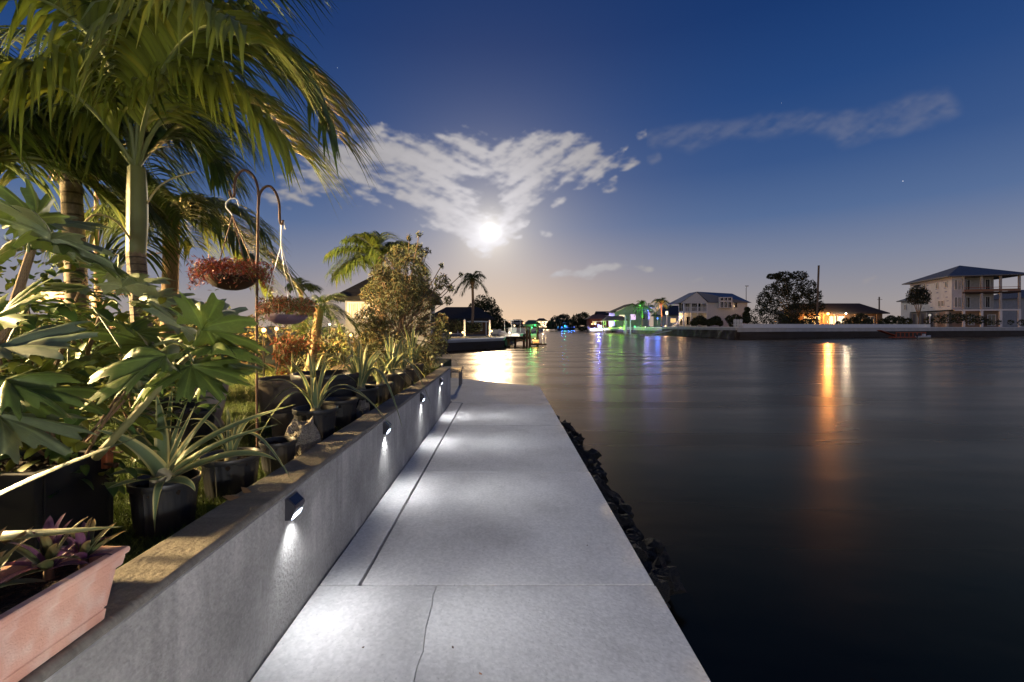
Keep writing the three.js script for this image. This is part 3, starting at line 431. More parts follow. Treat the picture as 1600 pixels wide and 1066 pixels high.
// ---- lobed leaves
const lobed = (seed, R, k = 1) => { // palmate leaf in its own plane: stalk end at the origin, facing +y, R long, lobes cut again
  const r = rng(seed), lobes = [0, .62, -.62, 1.22, -1.22, 1.95, -1.95].map((a, i) => [a + (r() - .5) * .14, [1, .95, .95, .8, .8, .5, .5][i] * gv(r, .9, 1.08)]), B = new LB(), n = 150, rings = 20, p0 = [];
  const rad = (th) => { let m = .34; for (const [a, l] of lobes) { const d = Math.abs(th - a), w = .36; if (d < w * 1.3) { const q = l * (1 - Math.pow(d / (w * 1.3), 1.6)) * (1 + .13 * Math.sin(d * 34 + a * 7)); m = Math.max(m, q); } } return m; };
  for (let i = 0; i <= n; i++) { const th = -2.6 + 5.2 * i / n, rr = rad(th); let dm = 9; for (const [a] of lobes) dm = Math.min(dm, Math.abs(th - a));
    for (let j = 0; j <= rings; j++) { const q = rr * j / rings, x = Math.cos(th) * q * R, z = Math.sin(th) * q * R, vein = dm < .025 && j > 0; B.p.push(x, (-.30 * q * q + .16 * q * Math.cos(dm * 5) - .05 * Math.sin(th * 3 + seed) + .035 * q * q * Math.sin(th * 11 + seed * 2) + .06 * (fbm(x * 3.1 + seed, z * 3.1, 3, 0, 16) - .5)) * R, z); const v2 = !vein && Math.abs(Math.sin(q * 20 - dm * 12 + seed)) < .16 ? 1.22 : 1, c = (vein ? 1.7 : v2) * k * (.85 + .3 * fbm(x * 30 + seed, z * 30, 3, 0, 6)); const dk = k !== 1; B.c.push((dk ? .115 : .165) * c, (dk ? .16 : .205) * c, (dk ? .033 : .115) * c); B.u.push(x, z); } }
  for (let i = 0; i < n; i++) for (let j = 0; j < rings; j++) { const a = i * (rings + 1) + j; B.i.push(a, a + 1, a + rings + 1, a + 1, a + rings + 2, a + rings + 1); }
  return B.geo;
};
const lobeGeo = [lobed(1, 1), lobed(2, 1, .85), lobed(3, 1, 1.15), lobed(4, 1, 1.3)];
function lobedPlant(label, stems, leaves, group) { // stems: lists of points; leaves: [stalk start, leaf base, tip direction point, size, roll]
  const o = thing('lobed_leaf_plant', label, 'plant', stems[0][0]), loc = (v) => v.clone().sub(o.position);
  for (const s of stems) mesh('stem', taperTube(s.map(loc), s.r0 ?? .016, s.r1 ?? .009, 18, 8), s.mat ?? M.bark, o);
  leaves.forEach(([a, b, t, R, roll = 0, gi = 0], k) => {
    const x = t.clone().sub(b).normalize(), y = UP.clone().addScaledVector(x, -x.y).normalize(), z = V().crossVectors(x, y), m = new THREE.Matrix4().makeBasis(x, y, z), l = mesh('leaf', lobeGeo[(k + gi) % 4], M.leaf, o);
    l.quaternion.setFromRotationMatrix(m); l.rotateX(roll + Math.sin(k * 2.7) * .25); l.scale.set(R * .9, R * (.9 + .5 * Math.sin(k * 1.9)), R * (.82 + .12 * Math.cos(k * 3.1))); l.position.copy(loc(b));
    mesh('stalk', tube([a, a.clone().lerp(b, .5).add(V(0, .015, 0)), b].map(loc), .0045, 8, 5), M.stem, l).applyMatrix4(new THREE.Matrix4().compose(l.position, l.quaternion, l.scale).invert());
  });
  return o;
}
{
  const st = [P(150, 715, 1.78), P(205, 655, 1.75), P(243, 612, 1.72), P(282, 568, 1.68), P(310, 545, 1.66)]; st.r0 = .017; st.r1 = .010; st.mat = std([.17, .17, .075], .65, { bumpMap: rep(barkT, 2), bumpScale: .004 });
  const s2 = [P(130, 720, 1.85), P(165, 655, 1.83), P(195, 612, 1.8)]; s2.r0 = .007; s2.r1 = .004; s2.mat = M.brown;
  const T = P(308, 548, 1.66), Lf = (bx, by, bd, tx, ty, td, R, roll, gi, from = T) => [from, P(bx, by, bd), P(tx, ty, td), R, roll, gi];
  lobedPlant('lobed-leaf plant growing from the dark trough, its stem slanting up to the right', [st, s2], [
    Lf(318, 512, 1.55, 432, 490, 1.5, .25, -.75, 2), Lf(332, 545, 1.58, 480, 548, 1.5, .24, -.25, 1), Lf(300, 572, 1.52, 372, 632, 1.42, .20, .5, 3), Lf(282, 512, 1.75, 235, 440, 1.9, .22, .3, 1),
    Lf(262, 560, 1.5, 66, 582, 1.42, .27, -.15, 2), Lf(320, 585, 1.6, 425, 600, 1.55, .20, .5, 1), Lf(285, 492, 1.9, 200, 470, 2.1, .24, .45, 3), Lf(325, 500, 1.9, 400, 462, 2.1, .22, .55, 1),
    Lf(250, 590, 1.7, 205, 632, 1.65, .15, .2, 3), Lf(345, 565, 1.9, 440, 590, 1.95, .22, .4, 1), Lf(235, 540, 1.9, 120, 528, 2.0, .26, .4, 3), Lf(308, 525, 2.0, 335, 488, 2.4, .24, .2, 0)]);
  const a = [P(-10, 560, 1.75), P(22, 475, 1.7), P(38, 425, 1.66), P(50, 388, 1.62)]; a.r0 = .019; a.r1 = .012;
  const A = P(50, 388, 1.62), Lg = (bx, by, bd, tx, ty, td, R, roll, gi) => [A, P(bx, by, bd), P(tx, ty, td), R, roll, gi];
  lobedPlant('lobed-leaf plant at the left edge with a leaning brown stem', [a], [Lg(80, 372, 1.6, 150, 352, 1.5, .26, -.5, 0), Lg(30, 350, 1.65, -60, 320, 1.6, .24, .2, 1), Lg(62, 345, 1.8, 120, 330, 2.0, .24, .4, 2), Lg(20, 385, 1.5, -60, 430, 1.4, .26, 0, 3), Lg(90, 390, 1.7, 190, 400, 1.7, .27, .1, 1), Lg(55, 340, 1.6, 40, 270, 1.65, .20, 0, 2)]);
  const e = [P(90, 700, 2.3), P(120, 610, 2.3), P(140, 540, 2.25), P(165, 470, 2.2)]; e.r0 = .013; e.r1 = .008; e.mat = M.brown; const E = P(165, 470, 2.2), Le = (bx, by, bd, tx, ty, td, R, roll, gi) => [P(lerp(bx, 165, .6), lerp(by, 480, .5), 2.22), P(bx, by, bd), P(tx, ty, td), R, roll, gi];
  lobedPlant('lobed-leaf plant behind the trough in front of the palm trunks', [e], [Le(140, 455, 2.1, 60, 440, 2.0, .26, -.2, 1), Le(190, 445, 2.1, 260, 420, 2.1, .26, -.3, 3), Le(120, 520, 2.1, 30, 530, 2.0, .28, .2, 1), Le(200, 520, 2.1, 280, 520, 2.2, .26, .3, 3), Le(150, 560, 2.0, 90, 600, 1.95, .26, .3, 1), Le(230, 470, 2.5, 300, 450, 2.7, .28, .1, 3), Le(110, 480, 2.5, 40, 470, 2.7, .28, .3, 1), Le(170, 430, 2.3, 160, 380, 2.4, .22, .2, 3), Le(60, 580, 1.9, -10, 610, 1.8, .25, .3, 1), Le(205, 570, 2.2, 250, 610, 2.2, .22, .3, 3)]);
  const c = [P(-90, 760, 1.5), P(-70, 640, 1.45), P(-40, 570, 1.4)]; c.r0 = .015; c.r1 = .01; const C = P(-40, 570, 1.4), Lh = (bx, by, bd, tx, ty, td, R, roll, gi) => [C, P(bx, by, bd), P(tx, ty, td), R, roll, gi];
  lobedPlant('low lobed-leaf plant at the left edge above the dark trough', [c], [Lh(0, 545, 1.35, 90, 520, 1.4, .26, .3, 0), Lh(10, 600, 1.3, 110, 628, 1.25, .27, .1, 1), Lh(0, 650, 1.35, 100, 690, 1.35, .27, .15, 2), Lh(-10, 500, 1.5, 50, 450, 1.55, .26, .3, 3), Lh(20, 620, 1.5, 150, 610, 1.55, .26, .5, 1)]);
}
{ // unseen trough and shrub, added left of the picture to shade the near wall top
  const o = thing('planter_trough', 'added dark trough with a leafy shrub outside the picture, shading the near wall top', 'planter', [-2.55, LAWN, -.75]);
  mesh('trough_wall', [box(1.1, .40, .03, 0, .2, .2, .008), box(1.1, .40, .03, 0, .2, -.2, .008), box(.03, .40, .368, .535, .2, 0, .006), box(.03, .40, .368, -.535, .2, 0, .006)], M.navy, o); mesh('soil', box(1.03, .02, .36, 0, .36, 0), M.soil, o);
  const r = rng(471), b = []; for (let k = 0; k < 12; k++) b.push([gv(r, -.5, .45), gv(r, .5, .85), gv(r, -.35, .3), .2]); mesh('foliage', leafCloud(472, b, 1500, .05, [[.08, .11, .03], [.10, .12, .04]], { thin: .5 }), M.shrub, o);
}
{ // feathery palm at the left edge
  const C = P(-30, 250, 3.5), base = C.clone(), r = rng(481); base.y = LAWN; base.x -= .15;
  const fr = []; for (let k = 0; k < 11; k++) fr.push([radial(C, k * 2.4 + .5, gv(r, .1, 1.0), gv(r, 1.0, 1.35), gv(r, .45, .75)), .42, { seed: 490 + k, droop: .8, n: 54, tone: gv(r, .6, 1), yellow: r() * .3 }]);
  palmTree('palm_tree', 'dark feathery palm at the left edge of the picture', base, C, .07, .06, fr, M.bark);
}
{ // broad-leaved plants that fill the left foreground
  const r = rng(621);
  for (const [px, py, d, n, w, h, lab] of [[95, 655, 1.95, 300, .42, .26, 'yellow-green broad-leaved plant spilling over the dark trough'], [20, 590, 2.1, 260, .34, .34, 'broad-leaved plant at the left edge above the dark trough'], [210, 560, 2.6, 320, .40, .30, 'bushy green plant between the trough and the palm trunk'], [60, 470, 3.4, 340, .5, .4, 'tall leafy plant at the left edge in front of the pergola']]) {
    const C = P(px, py, d), o = thing('leafy_plant', lab, 'plant', V(C.x, LAWN + .3, C.z)), B = new LB(), y0 = C.y - LAWN - .3, k0 = .10;
    for (let k = 0; k < n; k++) { const a = r() * 6.28, q = Math.sqrt(r()), p = V(Math.cos(a) * q * w, y0 + (r() * 2 - 1) * h, Math.sin(a) * q * w * .6), dir = V(Math.cos(a) + (r() - .5) * 1.2, gv(r, -.5, .6), Math.sin(a) + (r() - .5) * 1.2).normalize(), L = k0 * gv(r, .6, 1.25), e = p.clone().addScaledVector(dir, L); e.y -= L * .25; const c = gv(r, .65, 1.3), y = r() < .4 ? 1 : 0; B.strip(arc(p, e, p.clone().lerp(e, .5).add(V(0, L * .12, 0)), 5), (t) => L * .23 * Math.pow(Math.sin(Math.PI * (t * .94 + .04)), .8), V((r() - .5) * .8, 1, (r() - .5) * .8), .3, (s) => (y ? [.17, .19, .03] : [.07, .125, .03]).map((v) => v * c * (s === 0 ? 1.25 : 1))); }
    mesh('foliage', B.geo, M.leaf, o); for (let k = 0; k < 5; k++) { const a = k * 1.3; mesh('stem', tube([V(0, 0, 0), V(Math.cos(a) * w * .3, y0 * .6, Math.sin(a) * w * .2), V(Math.cos(a) * w * .7, y0 + h * .4, Math.sin(a) * w * .4)], .006, 10, 5), M.brown, o); }
  }
}
// ---- leafy bushes
function leafCloud(seed, blobs, n, size, col, opt = {}) { // leaves through the volume of several clumps
  const r = rng(seed), B = new LB(), tot = blobs.reduce((a, b) => a + b[3] ** 2, 0), v = V();
  for (let k = 0; k < n; k++) {
    let q = r() * tot, i = 0; while (i < blobs.length - 1 && (q -= blobs[i][3] ** 2) > 0) i++;
    const [x, y, z, R, sy = 1] = blobs[i]; do v.set(r() * 2 - 1, r() * 2 - 1, r() * 2 - 1); while (v.lengthSq() > 1); const l = v.length(); v.multiplyScalar(Math.pow(l, opt.shell ?? .5) / l * R * gv(r, .85, 1.1)); const o = V(x + v.x, y + v.y * sy, z + v.z);
    const a = V(r() - .5, r() - .5 + (opt.rise ?? 0), r() - .5).normalize(), b = V(r() - .5, r() - .5, r() - .5).cross(a).normalize(), s = size * gv(r, .6, 1.25), c = gv(r, .6, 1.35), cc = Array.isArray(col[0]) ? col[Math.floor(r() * col.length)] : col;
    B.quad(o, a.multiplyScalar(s), b.multiplyScalar(s * (opt.thin ?? .7)), cc.map((t) => t * c));
  }
  return B.geo;
}
{ // silver-leaved bush
  const base = V(-1.95, LAWN, -8.4), o = thing('silver_bush', 'tall silver-leaved bush at the end of the pots, lit orange on its left side', 'bush', base), r = rng(501), bl = [], br = [];
  const d = 8.4, at = (px, py, dz = 0) => P(px, py, d + dz).sub(base);
  for (const [px, py, s] of [[600, 440, .36], [640, 430, .40], [665, 465, .34], [625, 400, .28], [650, 395, .22], [600, 490, .38], [645, 500, .40], [672, 510, .3], [585, 530, .3], [630, 545, .36], [668, 555, .28], [690, 440, .18], [582, 460, .28], [690, 500, .16], [705, 450, .09], [700, 470, .10], [720, 430, .06], [655, 366, .06], [668, 392, .08], [690, 415, .06], [640, 372, .07], [610, 575, .30], [655, 572, .30], [585, 565, .30], [630, 575, .3], [572, 500, .26], [570, 540, .28], [600, 520, .3], [640, 470, .34], [620, 470, .36], [655, 440, .3], [682, 540, .26], [690, 525, .2], [612, 410, .2], [592, 425, .2]]) { const c = at(px, py, (r() - .5) * .9); bl.push([c.x, c.y, c.z, s * .82]); br.push(c); }
  mesh('trunk', taperTube([V(0, 0, 0), V(.05, .35, 0), V(-.02, .7, .05), V(.06, 1.1, 0)], .06, .035, 16, 9), M.bark, o);
  br.forEach((c, i) => mesh('branch', tube([V(.02, .5 + (i % 5) * .12, 0), c.clone().multiplyScalar(.6).add(V(0, .3, 0)), c], .008 + (i < 10 ? .006 : 0), 10, 5), M.bark, o));
  mesh('crown', leafCloud(503, bl, 15000, .046, [[.13, .14, .055], [.11, .13, .055], [.19, .13, .045], [.17, .18, .10]], { thin: .42, shell: .5, rise: .25 }), M.leaf, o);
}
function bush(name, label, cat, base, blobs, n, size, col, seed, opt) {
  const o = thing(name, label, cat, base); mesh('foliage', leafCloud(seed, blobs, n, size, col, opt), M.shrub, o);
  const y0 = Math.min(...blobs.map((b) => b[1] - b[3])); blobs.slice(0, 6).forEach((b) => mesh('stem', tube([V(b[0] * .2, 0, b[2] * .2), V(b[0] * .6, b[1] * .5, b[2] * .6), V(b[0], b[1], b[2])], Math.max(.008, b[3] * .05), 8, 5), M.bark, o)); return o;
}
{
  const d = 5.2, base = V((140 - VX) / FL * d, LAWN, -d), r = rng(521), b = []; for (let k = 0; k < 16; k++) b.push([gv(r, -1.1, 1.0), gv(r, .3, .8), gv(r, -.4, .4), gv(r, .22, .34)]);
  bush('hibiscus_bush', 'leafy hibiscus bush in front of the ringed trunk', 'bush', base, b, 3600, .05, [[.07, .11, .03], [.10, .13, .035]], 523, { thin: .6 });
  const f = (name, label, p, col, n, s, seed) => { const o = thing(name, label, 'flower', p), q = rng(seed), B = new LB(); for (let k = 0; k < n; k++) { const a = k * 2.4, e = V(Math.cos(a) * s, gv(q, -.2, .7) * s, Math.sin(a) * s + s * .4); B.strip(arc(V(0, 0, 0), e, e.clone().multiplyScalar(.5).add(V(0, s * .25, 0)), 4), (t) => s * .45 * Math.sin(Math.PI * (t * .85 + .12)), V(0, 1, .3), .2, () => col.map((c) => c * gv(q, .8, 1.2))); } mesh('petals', B.geo, M.leaf, o); mesh('stamen', bar(V(0, 0, 0), V(s * .3, s * .7, s * .5), s * .07), std([.6, .45, .1], .6), o); };
  f('hibiscus_flower', 'single red hibiscus flower in front of the ringed trunk', P(98, 469, 4.6), [.62, .03, .05], 6, .042, 1);
  const q = rng(531), base2 = P(166, 505, 4.5), o = thing('ixora_flowers', 'cluster of small pale pink flowers beside the ringed trunk', 'flowers', base2), B = new LB(); for (let k = 0; k < 90; k++) { const c = V((q() - .5) * .24, (q() - .5) * .12, (q() - .5) * .14); for (let j = 0; j < 4; j++) { const a = j * 1.57 + k; B.quad(c, V(Math.cos(a) * .010, Math.sin(a) * .010, .004), V(-Math.sin(a) * .007, Math.cos(a) * .007, 0), [.62, .36, .28]); } } tag(mesh('petals', B.geo, M.leaf, o), null, null, null, 'stuff');
}
{
  const d = 3.3, base = V((110 - VX) / FL * d, LAWN, -d), r = rng(611), b = []; for (let k = 0; k < 12; k++) b.push([gv(r, -.75, .5), gv(r, .25, .85), gv(r, -.3, .3), gv(r, .13, .2)]);
  bush('leafy_shrub', 'yellow-green leafy shrub behind the dark trough', 'shrub', base, b, 1500, .05, [[.12, .17, .035], [.17, .18, .035], [.08, .13, .03]], 613, { thin: .45, shell: .6 });
}
// hedge line that closes the garden on the left
{ const r = rng(541); const rows = [['round dark shrub behind the dwarf palm', 460, 9.5, 1.0, .9], ['brownish shrub between the tubs and the lit house', 540, 10.5, .9, .8], ['dark shrub left of the hanging baskets', 330, 8.5, 1.4, 1.1], ['orange-lit shrub by the pergola posts', 20, 8.6, 1.2, .9], ['dense shrub behind the palm trunks', 230, 8.2, 1.5, 1.0]];
  rows.forEach(([lab, px, d, w, h], i) => { const b = []; for (let k = 0; k < 14; k++) b.push([gv(r, -w, w), gv(r, .25, h), gv(r, -.4, .4), gv(r, .25, .42)]); bush('shrub', lab, 'shrub', V((px - VX) / FL * d, LAWN, -d), b, 2400, .06, [[.06, .09, .028], [.09, .09, .03], [.12, .08, .03]], 550 + i, { thin: .55 }); }); }
{ // reddish croton
  const b = [], r = rng(571); for (let k = 0; k < 7; k++) b.push([gv(r, -.25, .25), gv(r, .2, .7), gv(r, -.2, .2), .16]); bush('croton_shrub', 'reddish croton shrub beside the dwarf palm trunk', 'shrub', P(456, 570, 6.6).setY(LAWN), b, 900, .05, [[.28, .07, .03], [.22, .11, .03], [.10, .10, .03]], 573, { thin: .4, rise: .4 });
}
{ // norfolk pine with brush-like branches
  const d = 6.6, base = V((150 - VX) / FL * d, LAWN, -d), o = thing('norfolk_pine', 'young pine with brush-like level branches behind the palms', 'tree', base), r = rng(581);
  mesh('trunk', taperTube([V(0, 0, 0), V(.02, 1.2, 0), V(0, 2.4, 0), V(.02, 3.4, 0)], .05, .02, 14, 8), M.bark, o);
  for (let k = 0; k < 14; k++) { const y = .9 + Math.floor(k / 3.5) * .5 + r() * .1, a = k * 1.75 + 2.6, l = gv(r, .8, 1.15), B = new LB(), p0 = V(0, y, 0), p1 = V(Math.cos(a) * l, y + .06, Math.sin(a) * l), c = arc(p0, p1, p0.clone().lerp(p1, .5).add(V(0, -.06, 0)), 10); const cv = new THREE.CatmullRomCurve3(c); for (let j = 0; j < 260; j++) { const t = .12 + .88 * r(), p = cv.getPointAt(t), T = cv.getTangentAt(t), u = V(r() - .5, r() - .2, r() - .5).cross(T).normalize(), e = p.clone().addScaledVector(u, gv(r, .05, .09)).addScaledVector(T, .06), q = gv(r, .6, 1.2); B.strip([p, e], (s) => .004 * (1.2 - s), V(0, 1, 0), 0, () => [.055 * q, .085 * q, .03 * q]); } const br = mesh('branch', B.geo, M.shrub, o); mesh('stem', tube(c, .009, 8, 5), M.bark, br); }
}
{ // shepherd's hook with two arms
  const d = 3.0, base = P(402, 620, d); base.y = LAWN; const o = thing('plant_hook', "dark metal shepherd's hook with two curved arms", 'plant hook', base), at = (x, y) => P(x, y, d).sub(base);
  mesh('pole', tube([V(0, 0, 0), at(401, 500), at(402, 420), at(403, 340), at(404, 305)], .0085, 20, 8), M.rust, o);
  mesh('arm', tube([at(404, 310), at(402, 290), at(394, 273), at(381, 266), at(370, 275), at(366, 292), at(366, 305), at(363, 309), at(360, 305), at(359, 297)], .0085, 50, 8), M.rust, o);
  mesh('arm', tube([at(404, 320), at(406, 303), at(413, 293), at(421, 291), at(430, 300), at(436, 318), at(437, 340), at(438, 349), at(441, 351), at(442, 344)], .0085, 50, 8), M.rust, o);
  const a = thing('hanging_basket', 'hanging basket of red succulents on the left arm of the hook', 'hanging basket', P(362, 432, d)), A = (x, y, z = 0) => P(x, y, d + z).sub(a.position);
  mesh('hook', tube([A(373, 322), A(370, 312), A(362, 310), A(354, 316), A(353, 324), A(359, 331), A(363, 337)], .005, 30, 7), M.trim, a);
  for (const [x, y, z] of [[340, 418, .05], [384, 418, .14], [396, 415, -.12]]) mesh('chain', bar(A(363, 337), A(x, y, z), .004), M.rust, a);
  mesh('bowl', new THREE.SphereGeometry(.15, 24, 10, 0, 6.3, Math.PI / 2, Math.PI / 2.2).scale(1, .62, 1), std([.05, .028, .018], .9), a);
  const r = rng(601), B = new LB(); for (let k = 0; k < 2400; k++) { const q = r() * 6.28, R = Math.sqrt(r()) * .235, p = V(Math.cos(q) * R * 1.1, .03 + r() * .085 - R * R * 2.6 * r(), Math.sin(q) * R * .9), c = gv(r, .6, 1.4); B.quad(p, V(gv(r, -1, 1), gv(r, 0, 1), gv(r, -1, 1)).normalize().multiplyScalar(.017), V(gv(r, -1, 1), 0, gv(r, -1, 1)).normalize().multiplyScalar(.009), r() < .8 ? [.30 * c, .065 * c, .032 * c] : [.16 * c, .14 * c, .04 * c]); } mesh('succulents', B.geo, M.leaf, a);
  const b = thing('hanging_basket', 'hanging basket of orange-red flowers with a mauve bowl on the right arm', 'hanging basket', P(448, 492, d)), C = (x, y, z = 0) => P(x, y, d + z).sub(b.position);
  mesh('string', [bar(C(439, 348), C(439, 384), .004), bar(C(439, 384), C(412, 480), .0022), bar(C(439, 384), C(466, 478, .1), .0022), bar(C(439, 384), C(452, 484, -.1), .0022)], M.wire, b); mesh('knot', [bar(C(443, 346), C(446, 358), .004), new THREE.SphereGeometry(.008, 8, 6).translate(...C(439, 350).toArray())], M.wire, b);
  mesh('bowl', new THREE.SphereGeometry(.13, 24, 10, 0, 6.3, Math.PI / 2, Math.PI / 2.2).scale(1, .5, 1), std([.12, .075, .11], .7), b);
  const D = new LB(); for (let k = 0; k < 1500; k++) { const q = r() * 6.28, R = Math.sqrt(r()) * .18, p = V(Math.cos(q) * R, .03 + r() * .09 - R * R * 2.2 * r(), Math.sin(q) * R), c = gv(r, .6, 1.4); D.quad(p, V(gv(r, -1, 1), gv(r, 0, 1), gv(r, -1, 1)).normalize().multiplyScalar(.016), V(gv(r, -1, 1), 0, gv(r, -1, 1)).normalize().multiplyScalar(.010), r() < .6 ? [.28 * c, .09 * c, .03 * c] : [.13 * c, .14 * c, .04 * c]); } mesh('flowers', D.geo, M.leaf, b);
}
{ // pergola beam behind the palms
  const d = 9.2, o = thing('pergola', 'pale timber pergola behind the ringed trunk, its beam lit orange', 'pergola', [(85 - VX) / FL * d, LAWN, -d], .12), tw = std([.62, .50, .36], .7, { map: rep(wallT, 1) });
  mesh('beam', box(1.5, .19, .10, .1, 1.50, 0, .01), tw, o); mesh('rail', box(1.4, .09, .06, .1, .62, 0, .008), tw, o); for (const x of [-.55, .15, .75]) mesh('post', box(.09, 1.395, .09, x, .7, 0, .008), tw, o);
}

// ------------------------------------------------------------------ the banks and everything far off
const X = (px, d) => (px - VX) / FL * d, Y = (py, d) => EYE - (py - VY) / FL * d;
const roofM = std([.36, .37, .39], .75, { map: rep(shingT, .3) }), darkRoof = std([.055, .05, .048], .9, { map: rep(shingT, .3) }), redRoof = std([.16, .06, .04], .9, { map: rep(shingT, .3) }), brownWall = std([.20, .12, .07], .9, { map: rep(wallT, .2) }), tanWall = std([.60, .57, .53], .9, { map: rep(wallT, .2) }), greyWall = std([.5, .49, .48], .85, { map: rep(wallT, .2) }), wrap = std([.66, .66, .70], .6, { map: rep(wallT, .1) }), pale = std([.68, .66, .63], .8, { map: rep(wallT, .15) }), wet = std([.05, .036, .026], .8, { bumpMap: rep(stuccoB, .3), bumpScale: .06 }), earth = std([.06, .065, .03], 1), deckM = std([.22, .17, .13], .85, { map: rep(barkT, .6) }), orangeDeck = std([.34, .075, .03], .7), shirt = std([.3, .3, .3], .8);
const warmWin = glow(1.2, .74, .30);
function land(name, label, pts, y, mat = earth) { const g = prism(pts.map(([x, d]) => [x, -d]), 4).translate(0, y, 0); return tag(mesh(name, g, mat), label, null, null, 'structure'); }
land('left_bank', 'low paved shore across the inlet on the left', [[-70, 20], [-60, 40], [-8.2, 34.6], [-.35, 44.6], [1, 62], [6, 100], [17, 205], [20, 330], [-400, 330], [-400, 30]], .28, std([.20, .19, .18], .9, { map: rep(concreteT, .2) }));
land('right_bank', 'shore with houses across the canal on the right', [[38.4, 75.4], [38.4, 110], [37.5, 160], [41, 240], [50, 330], [500, 330], [500, 160], [150, 110], [112, 98.4]], 1.25);
land('far_shore', 'low far shore at the end of the canal', [[-200, 335], [300, 335], [300, 800], [-200, 800]], .6);
function seawall(label, a, b, y0, y1, y2, cap = .5) { // wet foot from y0 to y1, pale face up to y2, cap on top
  const len = Math.hypot(b[0] - a[0], b[1] - a[1]), o = thing('seawall', label, 'seawall', [(a[0] + b[0]) / 2, 0, -(a[1] + b[1]) / 2], Math.atan2(b[1] - a[1], b[0] - a[0]));
  const foot = new THREE.PlaneGeometry(len, y1 - y0, Math.max(20, Math.round(len * 2)), 5), p = foot.attributes.position; for (let i = 0; i < p.count; i++) p.setZ(i, (fbm(p.getX(i) * .9 + 50, p.getY(i) * 2, 4, 0, 7) - .2) * .5); foot.computeVertexNormals();
  mesh('wet_foot', [foot.translate(0, (y0 + y1) / 2, .25), box(len, y1 - y0, .3, 0, (y0 + y1) / 2, 0)], wet, o); mesh('wall_face', box(len, y2 - y1 - .003, .34, 0, (y1 + y2) / 2, 0), pale, o); mesh('cap', box(len + .1, .14, cap, 0, y2 + .07, 0, .02), M.trim, o); return o;
}
seawall('dark-footed seawall of the low shore across the inlet', [-22, 17], [-.4, 44.5], WATER - .6, .0, .16);
seawall('short end of the seawall behind the dock', [-.38, 44.8], [.9, 62], WATER - .6, .0, .16);
seawall('grey seawall in front of the white balcony house', [38.2, 110], [38.2, 75.2], WATER - .6, .75, 1.15);
{ const o = seawall('long seawall with a raised white parapet in front of the brown house', [38.3, 75], [113, 98.5], WATER - .6, .48, 1.10); mesh('parapet', box(46, .55, .2, -15, 1.52, -.1, .01), M.trim, o); }
seawall('seawall along the canal below the colour-lit palms', [37.4, 160], [38.2, 110.2], WATER - .6, .3, 1.05);
seawall('distant seawall beyond the red house', [41, 240], [37.4, 160.2], WATER - .6, .3, 1.0);
// ---- lamps
function lamp(name, label, pos, r, col, I, level = 4, extra) { const o = thing(name, label, 'lamp', pos); if (extra) mesh('post', cyl(extra.r ?? .05, (extra.r ?? .05) * .8, extra.h, 0, -extra.h - r * .8), extra.m ?? M.trim, o); mesh('lamp_bulb', new THREE.SphereGeometry(r, 14, 10), glow(...col.map((c) => c * level)), o); const l = new THREE.PointLight(new THREE.Color(...col), I); l.name = 'lamp_light'; l.shadow.radius = Math.max(1, Math.min(r, .22) / .025); if (r > .235) l.position.set(0, 0, r + .25); o.add(l); return o; }
const A = (px, py, d) => P(px, py, d);
// ---- trees and palms far off
function farTree(name, label, px, d, y0, blobs, n, size, col, seed, trunk = true) { // blobs in picture pixels: x, y, radius
  const base = V(X(px, d), y0, -d), o = thing(name, label, 'tree', base), r = rng(seed), k = d / FL, b = blobs.map(([x, y, R, sy]) => { const c = P(x, y, d + (r() - .5) * R * k * 1.6).sub(base); return [c.x, c.y, c.z, R * k, sy ?? 1]; });
  mesh('crown', leafCloud(seed, b, n, size, col, { thin: .7, shell: .4 }), M.far, o);
  if (trunk) { mesh('trunk', taperTube([V(0, 0, 0), V(.1, b[0][1] * .4, 0), V(b[0][0] * .3, b[0][1] * .9, 0)], .03 * k * 100 * .22, .012 * k * 100 * .2, 10, 8), M.bark, o); const list = b.slice(0, 9).map((c) => tube([V(.05, b[0][1] * .3, 0), V(c[0] * .5, c[1] * .7, c[2] * .5), V(c[0], c[1], c[2])], .06 * k * 8, 8, 5)); list.forEach((g) => mesh('limb', g, M.bark, o)); }
  return o;
}
function farPalm(label, px, pyTop, d, y0, len, seed, tone = 1, pxb = px, n = 20) {
  const C = P(px, pyTop, d), base = V(X(pxb, d), y0, -d), r = rng(seed), fr = []; for (let k = 0; k < n; k++) fr.push([radial(C, k * 2.4 + r(), gv(r, -.35, 1.25), len * gv(r, .85, 1.1), gv(r, .45, .8), V(0, 0, 0)), len * .26, { seed: seed + k, droop: .7, n: 22, w: len * .016, tone: tone * gv(r, .8, 1.2), stem: .03, wind: V(0, 0, 0) }]);
  const o = thing('palm_tree', label, 'palm tree', base), loc = (v) => v.clone().sub(base); mesh('trunk', taperTube([V(0, 0, 0), loc(base.clone().lerp(C, .5)).add(V(.12, 0, 0)), loc(C)], .2, .15, 14, 9, (t) => 1 + .2 * Math.exp(-t * 14)), M.bark, o);
  mesh('crown_base', new THREE.SphereGeometry(.34, 12, 9).scale(1, 1.6, 1).translate(...loc(C).add(V(0, -.35, 0)).toArray()), M.brown, o);
  for (const [p, L, op] of fr) addFrond(o, p.map(loc), L, op); return o;
}
const dk = [[.035, .045, .02], [.05, .06, .024]];
farPalm('tall slender palm silhouetted below the moon on the low shore', 738, 436, 58, .28, 2.6, 701, .45, 737);
farTree('tree', 'round open tree beside the tall palm on the low shore', 752, 72, .28, [[755, 485, 16], [742, 486, 14], [768, 486, 13], [752, 472, 12], [766, 474, 9], [735, 492, 10], [776, 490, 9], [748, 480, 10], [760, 492, 12]], 3400, .20, dk, 711);
